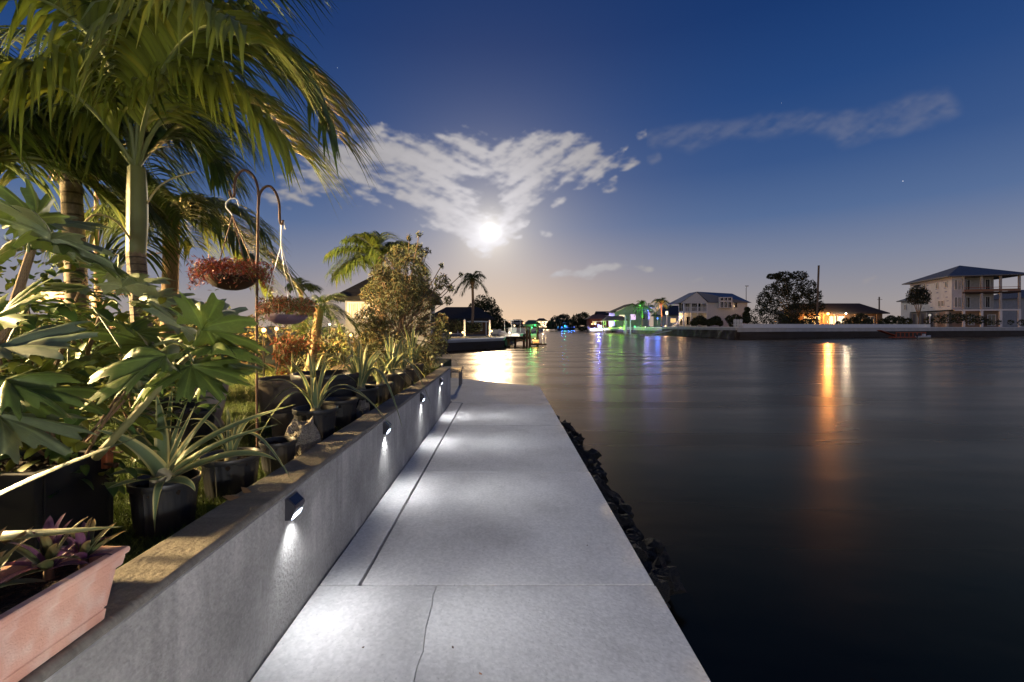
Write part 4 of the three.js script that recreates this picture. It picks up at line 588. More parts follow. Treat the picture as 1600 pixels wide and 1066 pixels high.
farTree('shrub', 'dark hedge mass right of the tall palm', 765, 66, .28, [[758, 506, 13], [775, 504, 11], [747, 510, 10], [785, 507, 9], [770, 496, 9], [793, 511, 7]], 2600, .2, dk, 712, false);
farTree('shrub', 'low clipped hedge in front of the dark-roofed house', 715, 52, .28, [[700, 510, 10], [712, 509, 10], [724, 510, 9], [688, 510, 10], [735, 513, 8], [745, 512, 8]], 2600, .16, [[.045, .05, .026]], 713, false);
function window_(o, x, y, z, w, h, mat = M.glass, frame = M.trim, ry = 0) { const f = mesh('window', [box(w + .16, .09, .1, 0, h / 2 + .045, 0), box(w + .16, .09, .1, 0, -h / 2 - .045, 0), box(.08, h - .004, .1, -w / 2 - .04, 0, 0), box(.08, h - .004, .1, w / 2 + .04, 0, 0), box(.05, h - .004, .06, 0, 0, .01)], frame, o); f.position.set(x, y, z); f.rotation.y = ry; const p = mesh('window_pane', box(w, h, .03), mat, f); return f; }
function gable(w, d, h, over = .4) { const s = new THREE.Shape(); s.moveTo(-w / 2 - over, 0); s.lineTo(0, h); s.lineTo(w / 2 + over, 0); s.lineTo(w / 2 + over, .18); s.lineTo(0, h + .2); s.lineTo(-w / 2 - over, .18); s.closePath(); return new THREE.ExtrudeGeometry(s, { depth: d + 2 * over, bevelEnabled: false }).translate(0, 0, -d / 2 - over); }
function hip(w, d, h, over = .7, ridge = .4) { const a = w / 2 + over, b = d / 2 + over, r = Math.max(.02, w / 2 - d / 2 * (1 - ridge) - (w > d ? 0 : 0)), g = new THREE.BufferGeometry(), p = [], q = (...v) => v.forEach((t) => p.push(...t)); const A0 = [-a, 0, b], B = [a, 0, b], C = [a, 0, -b], D = [-a, 0, -b], E = [-r, h, 0], F = [r, h, 0]; q(A0, B, F, A0, F, E, C, D, E, C, E, F, B, C, F, D, A0, E); const t = -.22, A1 = [-a, t, b], B1 = [a, t, b], C1 = [a, t, -b], D1 = [-a, t, -b]; q(A1, B1, B, A1, B, A0, B1, C1, C, B1, C, B, C1, D1, D, C1, D, C, D1, A1, A0, D1, A0, D, A1, D1, C1, A1, C1, B1); g.setAttribute('position', new THREE.Float32BufferAttribute(p, 3)); g.computeVertexNormals(); const u = []; for (let i = 0; i < p.length; i += 3) u.push(p[i], p[i + 2] + p[i + 1]); g.setAttribute('uv', new THREE.Float32BufferAttribute(u, 2)); return g; }
{ // dark house on the low shore
  const d = 66, o = thing('low_house', 'low dark-roofed house behind the hedge on the left shore', 'house', [X(722, d), .28, -d]);
  mesh('wall', box(8.2, 2.0, 6, 0, 1, 0), brownWall, o); mesh('roof', hip(8.2, 6, 1.7).translate(0, 2.22, 0), darkRoof, o); window_(o, -1.6, 1.2, 3.05, 1.2, 1); window_(o, 2.2, 1.2, 3.05, 1.6, 1.2);
  mesh('porch_roof', box(4.2, .14, 2, 1.8, 1.75, 4.1, .02), M.trim, o); for (const x of [-.1, 3.7]) mesh('porch_post', cyl(.06, .06, 1.68, x, 0, 4.9), M.trim, o);
}
{ // neighbour's house with lit windows
  const d = 25, o = thing('lit_window_house', 'house with four glowing windows and a dark roof behind the bushes', 'house', [X(598, d), LAWN - .48, -d - 3], .1);
  mesh('wall', box(4.6, 2.78, 4.4, 0, 1.39, .8), greyWall, o); mesh('roof', hip(4.6, 4.4, 1.4, .5, .5).translate(0, 3.0, .8), darkRoof, o); mesh('upper_roof', gable(1.8, 2, .7, .3).translate(.1, 3.75, .6), darkRoof, o);
  for (const [px, w] of [[537, .19], [545.5, .19], [558, .34], [572, .40]]) window_(o, X(px, d) - X(598, d) + .15, 2.26, 3.06, w, .72, warmWin, M.trim);
  mesh('chimney', box(.25, .8, .25, -1.3, 3.7, .8), tanWall, o);
  const l = new THREE.PointLight(new THREE.Color(1, .66, .3), 3); l.name = 'window_light'; l.position.set(-2.2, 2.3, 3.8); o.add(l);
}
lamp('porch_lamp', 'small warm porch lamp seen through the silver-leaved bush', A(597, 497, 22), .10, [1, .7, .3], 20, 5, { h: 1.2 });
lamp('garden_light', 'small yellow garden light left of the spiky plants', A(548, 524, 9), .03, [1, .6, .2], 9, 4, { h: .7, r: .012, m: M.metal });
lamp('garden_light', 'tiny white garden light beside the dwarf palm', A(515, 507, 9.5), .025, [1, .9, .75], 3, 4, { h: .9, r: .012, m: M.metal });
lamp('garden_light', 'left one of two warm garden lights below the mauve basket', A(412, 516, 7.4), .035, [1, .56, .19], 18, 6, { h: .8, r: .015, m: M.metal });
lamp('garden_light', 'right one of two warm garden lights below the mauve basket', A(432, 514, 7.6), .03, [1, .56, .19], 18, 6, { h: .8, r: .015, m: M.metal });
for (const [px, py, d, lab] of [[704, 521, 47, 'left warm patio light on the low shore'], [723, 519.5, 48, 'middle warm patio light beside the white post on the low shore'], [768, 517.5, 50, 'bright warm patio light right of the tall palm']]) lamp('patio_light', lab, A(px, py, d), .11, [1, .66, .28], 9, 5, { h: .35, r: .03, m: M.metal });
for (const [px, top, d, lab] of [[726, 500, 49, 'white mooring post left of the tall palm'], [765, 501, 51, 'white mooring post right of the tall palm']]) { const o = thing('mooring_post', lab, 'post', [X(px, d), .28, -d]); mesh('shaft', cyl(.11, .10, Y(top, d) - .28, 0, 0, 0, 12), M.trim, o); mesh('cap', new THREE.ConeGeometry(.13, .12, 12).translate(0, Y(top, d) - .22, 0), M.trim, o); }
{ // sloping patio bench and low table on the low shore
  const d = 46, o = thing('lounge_chair', 'long pale lounge chair with warm light under it on the low shore', 'lounge chair', [X(706, d), .28, -d], .1); mesh('seat', box(2.2, .08, .7, 0, .36, 0, .02), pale, o); const b = mesh('backrest', box(1.1, .07, .7, 0, 0, 0, .02), pale, o); b.position.set(-1.5, .56, 0); b.rotation.z = -.4; for (const x of [-.9, .9]) for (const z of [-.28, .28]) mesh('leg', box(.06, .315, .06, x, .16, z), M.trim, o);
}
{ // dock with posts, platform lift and boat
  const d = 48, o = thing('dock', 'small timber dock at the end of the low shore', 'dock', [X(808, d), 0, -d - .3], 0);
  for (let k = 0; k < 11; k++) mesh('plank', box(.232, .06, 2.6, -1.35 + k * .24, .30, 0, .006), deckM, o); mesh('beam', [box(2.75, .16, .1, -.12, .18, 1.1)], deckM, o); mesh('beam', [box(2.75, .16, .1, -.12, .18, -1.1)], deckM, o);
  for (const [px, top] of [[818, 522], [822.5, 517], [827, 522]]) { const x = X(px, d) - X(808, d); mesh('pile', cyl(.13, .12, Y(top, d) + 2, x, -2, 1.35 + (px > 821 ? .1 : 0)), deckM, o); } for (const x of [-1.2, -.2]) mesh('pile', cyl(.12, .12, 2.1, x, -2, .9), deckM, o);
  const p = thing('dock_platform', 'floating dock platform with ladder rails at the right of the dock', 'dock', [X(840, d), 0, -d]); mesh('deck', box(1.7, .18, 2.2, 0, WATER + .22, 0, .03), deckM, p);
  for (const x of [.45, .8]) mesh('ladder_rail', tube([V(x, WATER + .3, .9), V(x, WATER + 1.0, .9), V(x + .02, WATER + 1.25, .85), V(x, WATER + 1.2, .7)], .03, 12, 6), M.wire, p); mesh('pile', cyl(.12, .11, 3.9, .05, -2, -.9), deckM, p); mesh('pile', cyl(.12, .11, 3.2, -.75, -2, -.9), deckM, p);
  mesh('box', box(.7, .36, .5, -.2, WATER + .49, .2, .04), std([.5, .34, .2], .7), p);
  lamp('dock_light', 'orange glow lamp on the floating platform', A(836, 529, 47.4), .06, [1, .6, .22], 5, 5, { h: .35, r: .02, m: M.metal });
  const g = thing('bait_hut', 'small dock hut with two green lamps under its roof', 'hut', [X(833, d), 0, -d - 1.6]); for (const x of [-.62, .62]) for (const z of [-.5, .5]) mesh('post', cyl(.05, .05, 3.4, x, -2, z), deckM, g); mesh('roof', hip(1.5, 1.3, .45, .15).translate(0, 1.62, 0), std([.10, .16, .10], .8), g); mesh('counter', box(1.3, .5, .08, 0, .35, .5, .01), std([.3, .36, .32], .7), g); mesh('floor', box(1.5, .08, 1.2, 0, .05, 0, .01), deckM, g);
  lamp('green_lamp', 'left green lamp under the dock hut roof', A(831, 512, 48.8), .08, [.08, 1, .28], 7, 3); lamp('green_lamp', 'right green lamp under the dock hut roof', A(836, 508.5, 48.8), .08, [.08, 1, .28], 7, 3);
}
function boat(label, pos, L, turn, hullM = M.white, seed = 1, canopy = true) {
  const o = thing('motor_boat', label, 'boat', pos, turn), B = new LB(), n = 14, rows = [];
  for (let i = 0; i <= n; i++) { const t = i / n, w = L * .16 * Math.pow(1 - Math.pow(t, 3.2), .6), y = L * (.13 + .05 * t * t), x = (t - .5) * L; rows.push([[x, y, w], [x + .02 * L * t, y * .4, w * .8], [x, -.04 * L, 0], [x + .02 * L * t, y * .4, -w * .8], [x, y, -w]]); }
  for (const row of rows) for (const v of row) { B.p.push(...v); B.c.push(1, 1, 1); B.u.push(v[0], v[1]); } for (let i = 0; i < n; i++) for (let j = 0; j < 4; j++) { const a = i * 5 + j; B.i.push(a, a + 5, a + 1, a + 1, a + 5, a + 6); } for (let i = 0; i < n; i++) { const a = i * 5; B.i.push(a, a + 4, a + 5, a + 4, a + 9, a + 5); } B.i.push(0, 1, 2, 0, 2, 4, 2, 3, 4);
  const h = hullM.clone(); h.side = THREE.DoubleSide; mesh('hull', B.geo, h, o); mesh('windscreen', box(.03, L * .09, L * .22, L * .08, L * .19, 0), M.glass, o); mesh('console', box(L * .14, L * .12, L * .14, -.02 * L, L * .20, 0, .03), M.white, o); mesh('outboard', [box(L * .06, L * .12, L * .07, -L * .53, L * .16, 0, .03), box(L * .03, L * .14, L * .03, -L * .53, L * .05, 0)], M.blackPot, o);
  if (canopy) { mesh('canopy', box(L * .34, .05, L * .28, -.02 * L, L * .42, 0, .02), M.white, o); for (const x of [-.15, .11]) for (const z of [-.12, .12]) mesh('canopy_post', bar(V(x * L, L * .15, z * L), V(x * L, L * .42, z * L), .025), M.wire, o); }
  return o;
}
boat('white boat on a lift behind the small dock', [X(800, 52), -.10, -53], 5.2, 2.2);
lamp('dock_light', 'white lamp shining on the boat behind the dock', A(796, 520, 50.5), .09, [1, .9, .72], 14, 4, { h: .9, r: .03 });
// ---- end of the canal
for (const [px, d, b, lab, s] of [[872, 232, [[868, 503, 9], [878, 501, 10], [884, 498, 7], [861, 507, 7], [890, 507, 7], [874, 508, 9]], 'dark tree clump at the bend of the canal, left of the blue boat', 721], [905, 200, [[902, 501, 10], [912, 498, 10], [920, 503, 9], [894, 506, 8], [910, 508, 10], [926, 508, 6]], 'dark tree clump behind the blue-lit boat', 722]]) farTree('tree', lab, px, d, 1, b, 2600, .55, dk, s, false);
farTree('distant_woods', 'low tree line at the far end of the canal', 815, 340, .6, [[792, 512, 7], [803, 511, 6], [814, 512, 7], [826, 511, 6], [838, 512, 7], [848, 511, 5], [782, 511, 6], [858, 511, 6], [770, 510, 7]], 3200, .8, dk, 723, false);
for (const [px, py, col, lab] of [[787, 508, [1, .55, .25], 'first orange lamp from the left at the end of the canal'], [804, 509, [1, .7, .4], 'second lamp from the left at the end of the canal'], [818, 505, [1, .32, .12], 'reddish orange lamp highest at the end of the canal'], [848, 504, [1, .68, .38], 'upper lamp beside the dark tree clump at the canal bend'], [849, 508, [1, .75, .5], 'lower lamp beside the dark tree clump at the canal bend'], [855, 503.5, [1, .72, .4], 'rightmost warm lamp at the canal bend']]) lamp('street_lamp', lab, A(px, py, 320), .5, col, 220, 3, { h: 2.5, r: .12, m: M.metal });
for (const [px, w, h, d, lab, m] of [[846, 7, 4.5, 325, 'small lit house at the canal bend', tanWall], [808, 9, 4, 345, 'tiny far house between the orange lamps', greyWall], [830, 8, 3.6, 350, 'tiny far house behind the green dock hut', tanWall]]) { const o = thing('far_house', lab, 'house', [X(px, d), .6, -d]); mesh('wall', box(w, h, 6, 0, h / 2, 0), m, o); mesh('roof', hip(w, 6, 1.8, .6).translate(0, h + .22, 0), darkRoof, o); window_(o, -w * .22, h * .5, 3.06, 1.4, 1.3, warmWin); window_(o, w * .22, h * .5, 3.06, 1.4, 1.3); }
// ---- right bank, from far to near
boat('distant boat with blue deck lights on the right bank', [X(885, 222), WATER + .1, -222], 9, .4, M.navy, 4);
for (const [px, lab] of [[878, 'first'], [889, 'second'], [893, 'third'], [897, 'fourth']]) lamp('boat_light', lab + ' blue light on the distant boat', A(px, 511.6, 219), .26, [.04, .16, 1], 40, 4);
lamp('boat_light', 'turquoise light at the end of the distant boat', A(882.5, 509.5, 219), .3, [.05, .8, .6], 50, 3);
boat('white boat with a blue lamp in front of the red house', [X(938, 150), WATER + .35, -150], 8, .2);
lamp('boat_light', 'bright blue lamp over the white boat by the red house', A(935, 508.5, 147), .34, [.14, .16, 1], 260, 4);
for (const [px, py, c, lab, I] of [[931.5, 515, [.8, .85, 1], 'left white light low on the boat by the red house', 40], [941, 515, [.85, .88, 1], 'middle white light low on the boat by the red house', 40], [946.5, 515, [.9, .9, 1], 'right white light low on the boat by the red house', 40], [925, 506.5, [1, .6, .25], 'warm lamp left of the boat by the red house', 70], [943, 509.5, [1, .55, .3], 'warm lamp right of the boat by the red house', 50], [930, 506, [1, .95, .8], 'pale lamp above the boat by the red house', 60]]) lamp('boat_light', lab, A(px, py, 147), .2, c, I, 4);
{ const d = 165, o = thing('red_house', 'small red house with a pinkish roof behind the boats', 'house', [X(934, d), 1.1, -d]); mesh('wall', box(7, 2.8, 6, 0, 1.4, 0), std([.28, .07, .05], .9, { map: rep(wallT, .2) }), o); mesh('roof', hip(7, 6, 1.6).translate(0, 3.0, 0), std([.30, .16, .15], .9, { map: rep(shingT, .3) }), o); window_(o, -1.8, 1.5, 3.06, 1.3, 1.1, warmWin); window_(o, 1.6, 1.5, 3.06, 1.3, 1.1); }
{ const d = 185, o = thing('brown_roof_house', 'orange-lit two-storey house with a brown roof behind the red house', 'house', [X(955, d), 1.1, -d - 3]); mesh('wall', box(10, 4.8, 7, 0, 2.4, 0), tanWall, o); mesh('roof', gable(7.2, 10.4, 1.5, .5).rotateY(Math.PI / 2).translate(0, 4.8, 0), darkRoof, o); for (const x of [-3, 0, 3]) window_(o, x, 3.2, 3.56, 1.3, 1.2, x ? M.glass : warmWin); lamp('porch_lamp', 'orange lamp on the wall of the brown-roofed house', A(954, 496, 178), .25, [1, .5, .18], 160, 3); }
{ const d = 140, o = thing('grey_gable_house', 'grey gabled house with a brown roof edge behind the green-lit lift', 'house', [X(986, d), 1.25, -d - 4]); mesh('wall', box(10.6, 4.4, 8, .3, 2.2, 0), greyWall, o); const s = new THREE.Shape(); s.moveTo(-5, 0); s.lineTo(.3, 2.6); s.lineTo(5.6, 0); s.closePath(); mesh('gable_wall', new THREE.ExtrudeGeometry(s, { depth: .2, bevelEnabled: false }).translate(0, 4.4, 3.79), tanWall, o); mesh('roof', gable(10.6, 8, 2.6, .8).translate(.3, 4.4, 0), std([.12, .07, .045], .9, { map: rep(shingT, .3) }), o); window_(o, -2.8, 3.2, 4.06, 1.6, .9, glow(1.4, 1.1, .7)); window_(o, .6, 3.0, 4.06, 1.6, 1.6, glow(1.2, .8, 1.3)); window_(o, 3.6, 3, 4.06, 1.2, 1.4); }
{ // green lit boat lift
  const d = 128, o = thing('boat_lift', 'open boat lift hut with a pitched roof, flooded with green light', 'boat lift', [X(961, d), 0, -d]), w = 2.9; for (const x of [-w, w]) for (const z of [-1.4, 1.4]) mesh('post', cyl(.12, .12, 5.5, x, -2.5, z), M.trim, o); mesh('roof', hip(5.8, 2.8, 1.1, .4).translate(0, 3.2, 0), std([.25, .2, .14], .8), o); mesh('cradle', box(5.2, .16, 2.2, 0, .3, 0, .03), std([.5, .5, .45], .6), o); const wc = thing('water_scooter', 'small pale watercraft resting on the green-lit lift', 'watercraft', [X(961, d), .36, -d]); mesh('hull', new THREE.SphereGeometry(1, 18, 12).scale(1.6, .45, .5).translate(0, .42, 0), M.white, wc); mesh('seat', box(1.2, .3, .34, -.25, .9, 0, .1), M.blackPot, wc); mesh('handlebar', tube([V(.5, .8, -.3), V(.42, 1.15, 0), V(.5, .8, .3)], .04, 10, 6), M.blackPot, wc);
  for (const [x, y, lab] of [[-1.6, .55, 'left'], [1.5, .55, 'right'], [0, 2.6, 'upper']]) lamp('green_lamp', lab + ' green lamp in the flooded boat lift', V(X(961, d) + x, y + .45, -d + .2), .2, [.32, 1, .04], y > 1 ? 45 : 75, 7);
}
lamp('green_lamp', 'single green lamp on the bank right of the green-lit lift', A(992, 510.5, 118), .2, [.12, 1, .3], 10, 3.5, { h: .6, r: .06 }); lamp('bank_light', 'small white lamp on the bank below the blue-lit palm', A(1008.5, 511, 114), .12, [1, .85, .6], 16, 4, { h: .5, r: .05 }); lamp('bank_light', 'warm lamp at the foot of the white stairs', A(1040, 509.5, 109), .16, [1, .6, .28], 40, 4, { h: .4, r: .05 });
farPalm('palm on the right bank lit green from below', 1003, 478, 118, 1.25, 3.0, 731, 1.5); farPalm('palm on the right bank lit deep blue', 1013, 482, 122, 1.25, 2.7, 741, 1.2); farPalm('palm on the right bank lit orange', 1033, 473, 116, 1.25, 3.2, 751, 1.3);
function uplight(label, px, d, x, col, I, tx, ty) { const o = thing('spotlight', label, 'spotlight', [X(px, d) + x, 1.25, -d]); mesh('housing', cyl(.12, .16, .3), M.metal, o); mesh('lamp_lens', cyl(.13, .13, .03, 0, .303, 0), glow(...col.map((c) => c * 3)), o); const l = new THREE.SpotLight(new THREE.Color(...col), I, 0, .42, .6); l.name = 'lamp_beam'; l.position.set(0, .36, 0); const t = P(tx, ty, d + 2.5).sub(o.position); l.target.position.copy(t); l.shadow.radius = 4; o.add(l, l.target); }
uplight('green spotlight at the foot of the green-lit palm', 1003, 115.5, -.4, [.10, 1, .12], 900, 1003, 484); uplight('blue spotlight at the foot of the blue-lit palm', 1013, 119.5, .3, [.06, .09, 1], 2600, 1013, 486); uplight('orange spotlight at the foot of the orange-lit palm', 1032, 113.5, .3, [1, .30, .06], 700, 1033, 480);
lamp('spotlight', 'blue lamp hung in the crown of the blue-lit palm', A(1012, 485, 119.8), .16, [.2, .25, 1], 60, 4);
lamp('bank_light', 'small blue lamp left of the lantern post', A(1027.5, 497.5, 112), .16, [.08, .2, 1], 50, 4, { h: 1.4, r: .05 });
for (const [px, lab] of [[977, 'left pale post beside the green-lit lift'], [985, 'right pale post beside the green-lit lift']]) { const d = 121, o = thing('mooring_post', lab, 'post', [X(px, d), 0, -d]); mesh('shaft', cyl(.2, .18, Y(494, d) + 2, 0, -2), M.trim, o); mesh('cap', new THREE.ConeGeometry(.23, .2, 12).translate(0, Y(494, d) + .1, 0), M.trim, o); }
{ const d = 108, o = thing('lantern_post', 'white post with a glowing lantern at the head of the stairs', 'lamp post', [X(1042, d), 1.2, -d]); mesh('post', cyl(.16, .12, 2.9), M.trim, o); mesh('lantern_frame', [box(.5, .06, .5, 0, 2.93, 0), new THREE.ConeGeometry(.42, .34, 4).rotateY(.78).translate(0, 3.92, 0)], M.trim, o); mesh('lamp_glass', box(.42, .75, .42, 0, 3.36, 0), glow(2.6, 2.2, 1.4), o); const l = new THREE.PointLight(new THREE.Color(1, .85, .55), 60); l.name = 'lamp_light'; l.position.set(0, 3.36, 0); o.add(l); }
{ // stairs with a white handrail
  const d = 107, o = thing('stairs', 'white-railed stairs climbing to the balcony house', 'stairs', [X(1050, d), 1.0, -d], 0); for (let k = 0; k < 9; k++) mesh('step', box(.36, .17, 1.4, .05 + k * .33, .2 + k * .24, 0, .01), pale, o); mesh('stringer', (() => { const g = box(4.0, .3, .1); g.rotateZ(.63); return g.translate(1.35, 1.05, .8); })(), M.trim, o); mesh('handrail', [bar(V(-.2, .9, .85), V(3, 3.2, .85), .06), bar(V(-.2, 0, .85), V(-.2, .9, .85), .06), bar(V(3, 2.2, .85), V(3, 3.2, .85), .06)], M.trim, o);
  const r = thing('boat_ramp', 'sloping pale gangway reaching down to the water below the stairs', 'gangway', [X(1036, 104), 0, -104]); mesh('deck', (() => { const g = box(7.2, .12, 1, 0, 0, 0, .02); g.rotateZ(.21); return g.translate(0, .05, 0); })(), pale, r); mesh('float', box(2, .3, 1.4, -4.1, WATER + .14, 0, .04), pale, r);
  lamp('porch_lamp', 'warm wall lamp at the corner of the balcony house', A(1064.5, 497, 104.6), .18, [1, .62, .3], 12, 4);
}
{ const d = 130, o = thing('blue_roof_house', 'house with a dark blue-grey roof left of the balcony house', 'house', [X(1060, d), 1.25, -d - 4]); mesh('wall', box(9, 3.2, 8, 0, 1.6, 0), greyWall, o); mesh('roof', hip(9, 8, 2.9, .6, .55).translate(0, 3.4, 0), std([.09, .10, .13], .7, { map: rep(shingT, .3) }), o); window_(o, -1.5, 1.8, 4.06, 1.5, 1.2, warmWin); window_(o, 1.8, 1.8, 4.06, 1.5, 1.2); }
{ // white balcony house
  const d = 103, x0 = X(1067, d), o = thing('balcony_house', 'white two-storey house with a gabled balcony and grey metal roof', 'house', [x0, 1.25, -d]); const w = X(1168, d) - x0, wl = X(1105, d) - x0;
  const eave = Y(473, d) - 1.25, peak = Y(456, d) - 1.25, fl = Y(487, d) - 1.25;
  mesh('wall', [box(w - wl, eave, 8, (w + wl) / 2, eave / 2, -4)], M.white, o);
  mesh('porch_wall', [box(wl - .01, eave - .2, .2, wl / 2, (eave - .2) / 2, -2.4)], M.white, o); mesh('balcony_floor', box(wl, .3, 2.6, wl / 2, fl - .15, -1.0), M.trim, o);
  for (const x of [.12, wl * .33, wl * .6, wl - .12]) { mesh('porch_column', box(.22, fl - .304, .22, x, (fl - .3) / 2, .12), M.trim, o); mesh('balcony_column', box(.2, eave - fl - .2, .2, x, (fl + eave) / 2 - .1, .12), M.trim, o); }
  mesh('railing', [box(wl - .5, .08, .06, wl / 2, fl + 1, .1), box(wl - .5, .06, .06, wl / 2, fl + .12, .1), ...Array.from({ length: 22 }, (_, k) => box(.05, .81, .05, .35 + k * (wl - .7) / 21, fl + .555, .1))], M.trim, o);
  for (const [px, ww] of [[1070.5, 1], [1080, .8], [1094, 2]]) window_(o, X(px, d) - x0, fl + 1.15, -2.24, ww, 1.9); for (const [px, ww] of [[1072, 1], [1083, 1.3], [1096, 1.8]]) window_(o, X(px, d) - x0, 1.4, -2.24, ww, 1.9, px === 1096 ? std([.5, .42, .2], .6) : M.glass);
  const s = new THREE.Shape(); s.moveTo(-.5, eave - .2); s.lineTo(wl * .55, peak - .1); s.lineTo(wl + .3, eave - .2); s.closePath(); mesh('gable_wall', new THREE.ExtrudeGeometry(s, { depth: .25, bevelEnabled: false }).translate(0, 0, 0), M.white, o);
  mesh('roof', (() => { const g = new THREE.BufferGeometry(), p = [], q = (...a) => a.forEach((t) => p.push(...t)), e = eave - .05, pk = peak; const a = [wl * .55, pk, .4], b = [w * .90, pk - .12, -4], c = [w + .7, e, .5], c2 = [wl + .3, e, .5], b2 = [w + .7, e, -8.5], dd = [wl * .55, pk, -4]; q(a, c2, c, a, c, b, b, c, b2, a, b, dd, dd, b, b2, [-.7, e, .4], a, [-.7, e, -8.5], a, dd, [-.7, e, -8.5], dd, b2, [-.7, e, -8.5]); g.setAttribute('position', new THREE.Float32BufferAttribute(p, 3)); g.setAttribute('uv', new THREE.Float32BufferAttribute(p.filter((_, i) => i % 3 !== 1), 2)); g.computeVertexNormals(); return g; })(), new THREE.MeshStandardMaterial({ color: new THREE.Color().setRGB(.15, .17, .21), roughness: .45, metalness: .3, side: THREE.DoubleSide }), o);
  mesh('bay', box(X(1142, d) - X(1121, d), Y(464.6, d) - Y(482, d), 1.2, X(1131.5, d) - x0, (Y(464.6, d) + Y(482, d)) / 2 - 1.25, .15), M.white, o);
  for (const px of [1125.5, 1131.5, 1137.5]) { const f = window_(o, X(px, d) - x0, Y(476.5, d) - 1.25, .78, .6, 1.25); const t = window_(o, X(px, d) - x0, Y(467.8, d) - 1.25, .78, .6, .62); }
  window_(o, X(1149.5, d) - x0, Y(476.5, d) - 1.25, .06, .62, 1.3); window_(o, X(1112, d) - x0, 1.3, .06, 1.4, 1.1); lamp('porch_lamp', 'small warm lamp beside the right upper window of the balcony house', A(1147.5, 478.5, 102.4), .08, [1, .66, .35], .3, 3);
  const pf = thing('picket_gate', 'white picket gate at the corner of the seawall', 'gate', [X(1158, 76), 1.25, -77]); for (let k = 0; k < 6; k++) mesh('picket', box(.16, 1.35, .05, -.65 + k * .26, .68, 0, .01), M.trim, pf); mesh('rail', box(1.6, .1, .05, 0, .4, -.052), M.trim, pf); mesh('rail', box(1.6, .1, .05, 0, 1.05, -.052), M.trim, pf);
}
for (const [px, d, b, lab, s] of [[1094, 96, [[1087, 503, 6], [1094, 500, 7], [1100, 503, 6], [1083, 505, 4]], 'round dark bush below the balcony', 761], [1117, 95, [[1112, 503, 6], [1119, 501, 7], [1125, 505, 5], [1108, 506, 4]], 'round dark bush in the middle of the white house front', 762], [1148, 94, [[1140, 499, 6], [1150, 498, 7], [1158, 500, 6], [1146, 505, 7]], 'reddish dark bush right of the white house front', 763], [1168, 92, [[1166, 492, 5], [1168, 484, 4], [1167, 500, 5]], 'narrow dark shrub at the right corner of the white house', 764], [1195, 88, [[1185, 496, 14], [1200, 492, 15], [1212, 496, 13], [1190, 483, 9], [1176, 502, 9], [1222, 503, 10]], 'dense green bush mass under the spreading tree', 765], [1240, 90, [[1232, 504, 8], [1246, 505, 7], [1260, 505, 7], [1272, 504, 7]], 'low dark shrubs beneath the spreading tree', 766], [1335, 92, [[1322, 503, 6], [1334, 502, 7], [1346, 499, 9], [1356, 504, 6], [1310, 506, 4]], 'dark shrubs in front of the brown house', 767], [1400, 90, [[1392, 500, 7], [1405, 501, 7], [1418, 503, 6], [1380, 504, 6]], 'dark hedge left of the tall grey house', 768], [1490, 92, [[1450, 501, 6], [1466, 499, 7], [1482, 498, 8], [1498, 497, 8], [1514, 498, 8], [1530, 500, 7], [1545, 503, 5], [1560, 504, 4], [1580, 504, 4], [1597, 504, 5]], 'long hedge in front of the tall grey house', 769]]) farTree('shrub', lab, px, d, 1.25, b, 1700, .22, dk, s, false);
farTree('tree', 'large spreading tree right of the white house', 1236, 91, 1.25, [[1240, 455, 16], [1222, 448, 14], [1205, 455, 12], [1225, 432, 13, .6], [1248, 432, 13, .6], [1210, 432, 11, .4], [1262, 450, 13], [1272, 462, 11], [1195, 468, 12], [1255, 472, 14], [1230, 470, 15], [1280, 478, 9], [1205, 478, 12], [1240, 487, 12], [1268, 488, 10]], 7200, .26, [[.04, .045, .02], [.055, .055, .025]], 771);
farTree('tree', 'round clipped tree on a bare trunk beside the tall grey house', 1435, 92, 1.25, [[1435, 464, 12], [1428, 460, 9], [1443, 460, 9], [1435, 454, 9], [1426, 468, 8], [1444, 468, 8]], 2600, .2, [[.03, .035, .016]], 772);
{ const d = 86, o = thing('utility_pole', 'tall leaning wooden pole in front of the spreading tree', 'pole', [X(1276, d), 1.2, -d]); mesh('shaft', bar(V(0, 0, 0), V(.42, Y(416, d) - 1.2, 0), .17, 10), M.bark, o); mesh('cap', bar(V(.42, Y(416, d) - 1.2, 0), V(.425, Y(415, d) - 1.2, 0), .19, 10), M.metal, o); }
{ const d = 150, o = thing('utility_pole', 'short distant pole beside the tall grey house', 'pole', [X(1374, d), 1.2, -d]); mesh('shaft', bar(V(0, 0, 0), V(0, Y(464, d) - 1.2, 0), .2, 8), M.bark, o); mesh('crossarm', box(1.6, .12, .12, 0, Y(468, d) - 1.2, .22), M.bark, o); }
{ const d = 125, o = thing('street_lamp', 'dark unlit street lamp behind the white house', 'street lamp', [X(1166, d), 1.2, -d]); mesh('pole', cyl(.10, .07, Y(450, d) - 1.2), M.metal, o); mesh('lamp_head', box(.9, .18, .3, .2, Y(447, d) - 1.2, 0, .05), M.metal, o); mesh('bracket', bar(V(0, Y(450.5, d) - 1.2, 0), V(.2, Y(447.5, d) - 1.2, 0), .06), M.metal, o); }
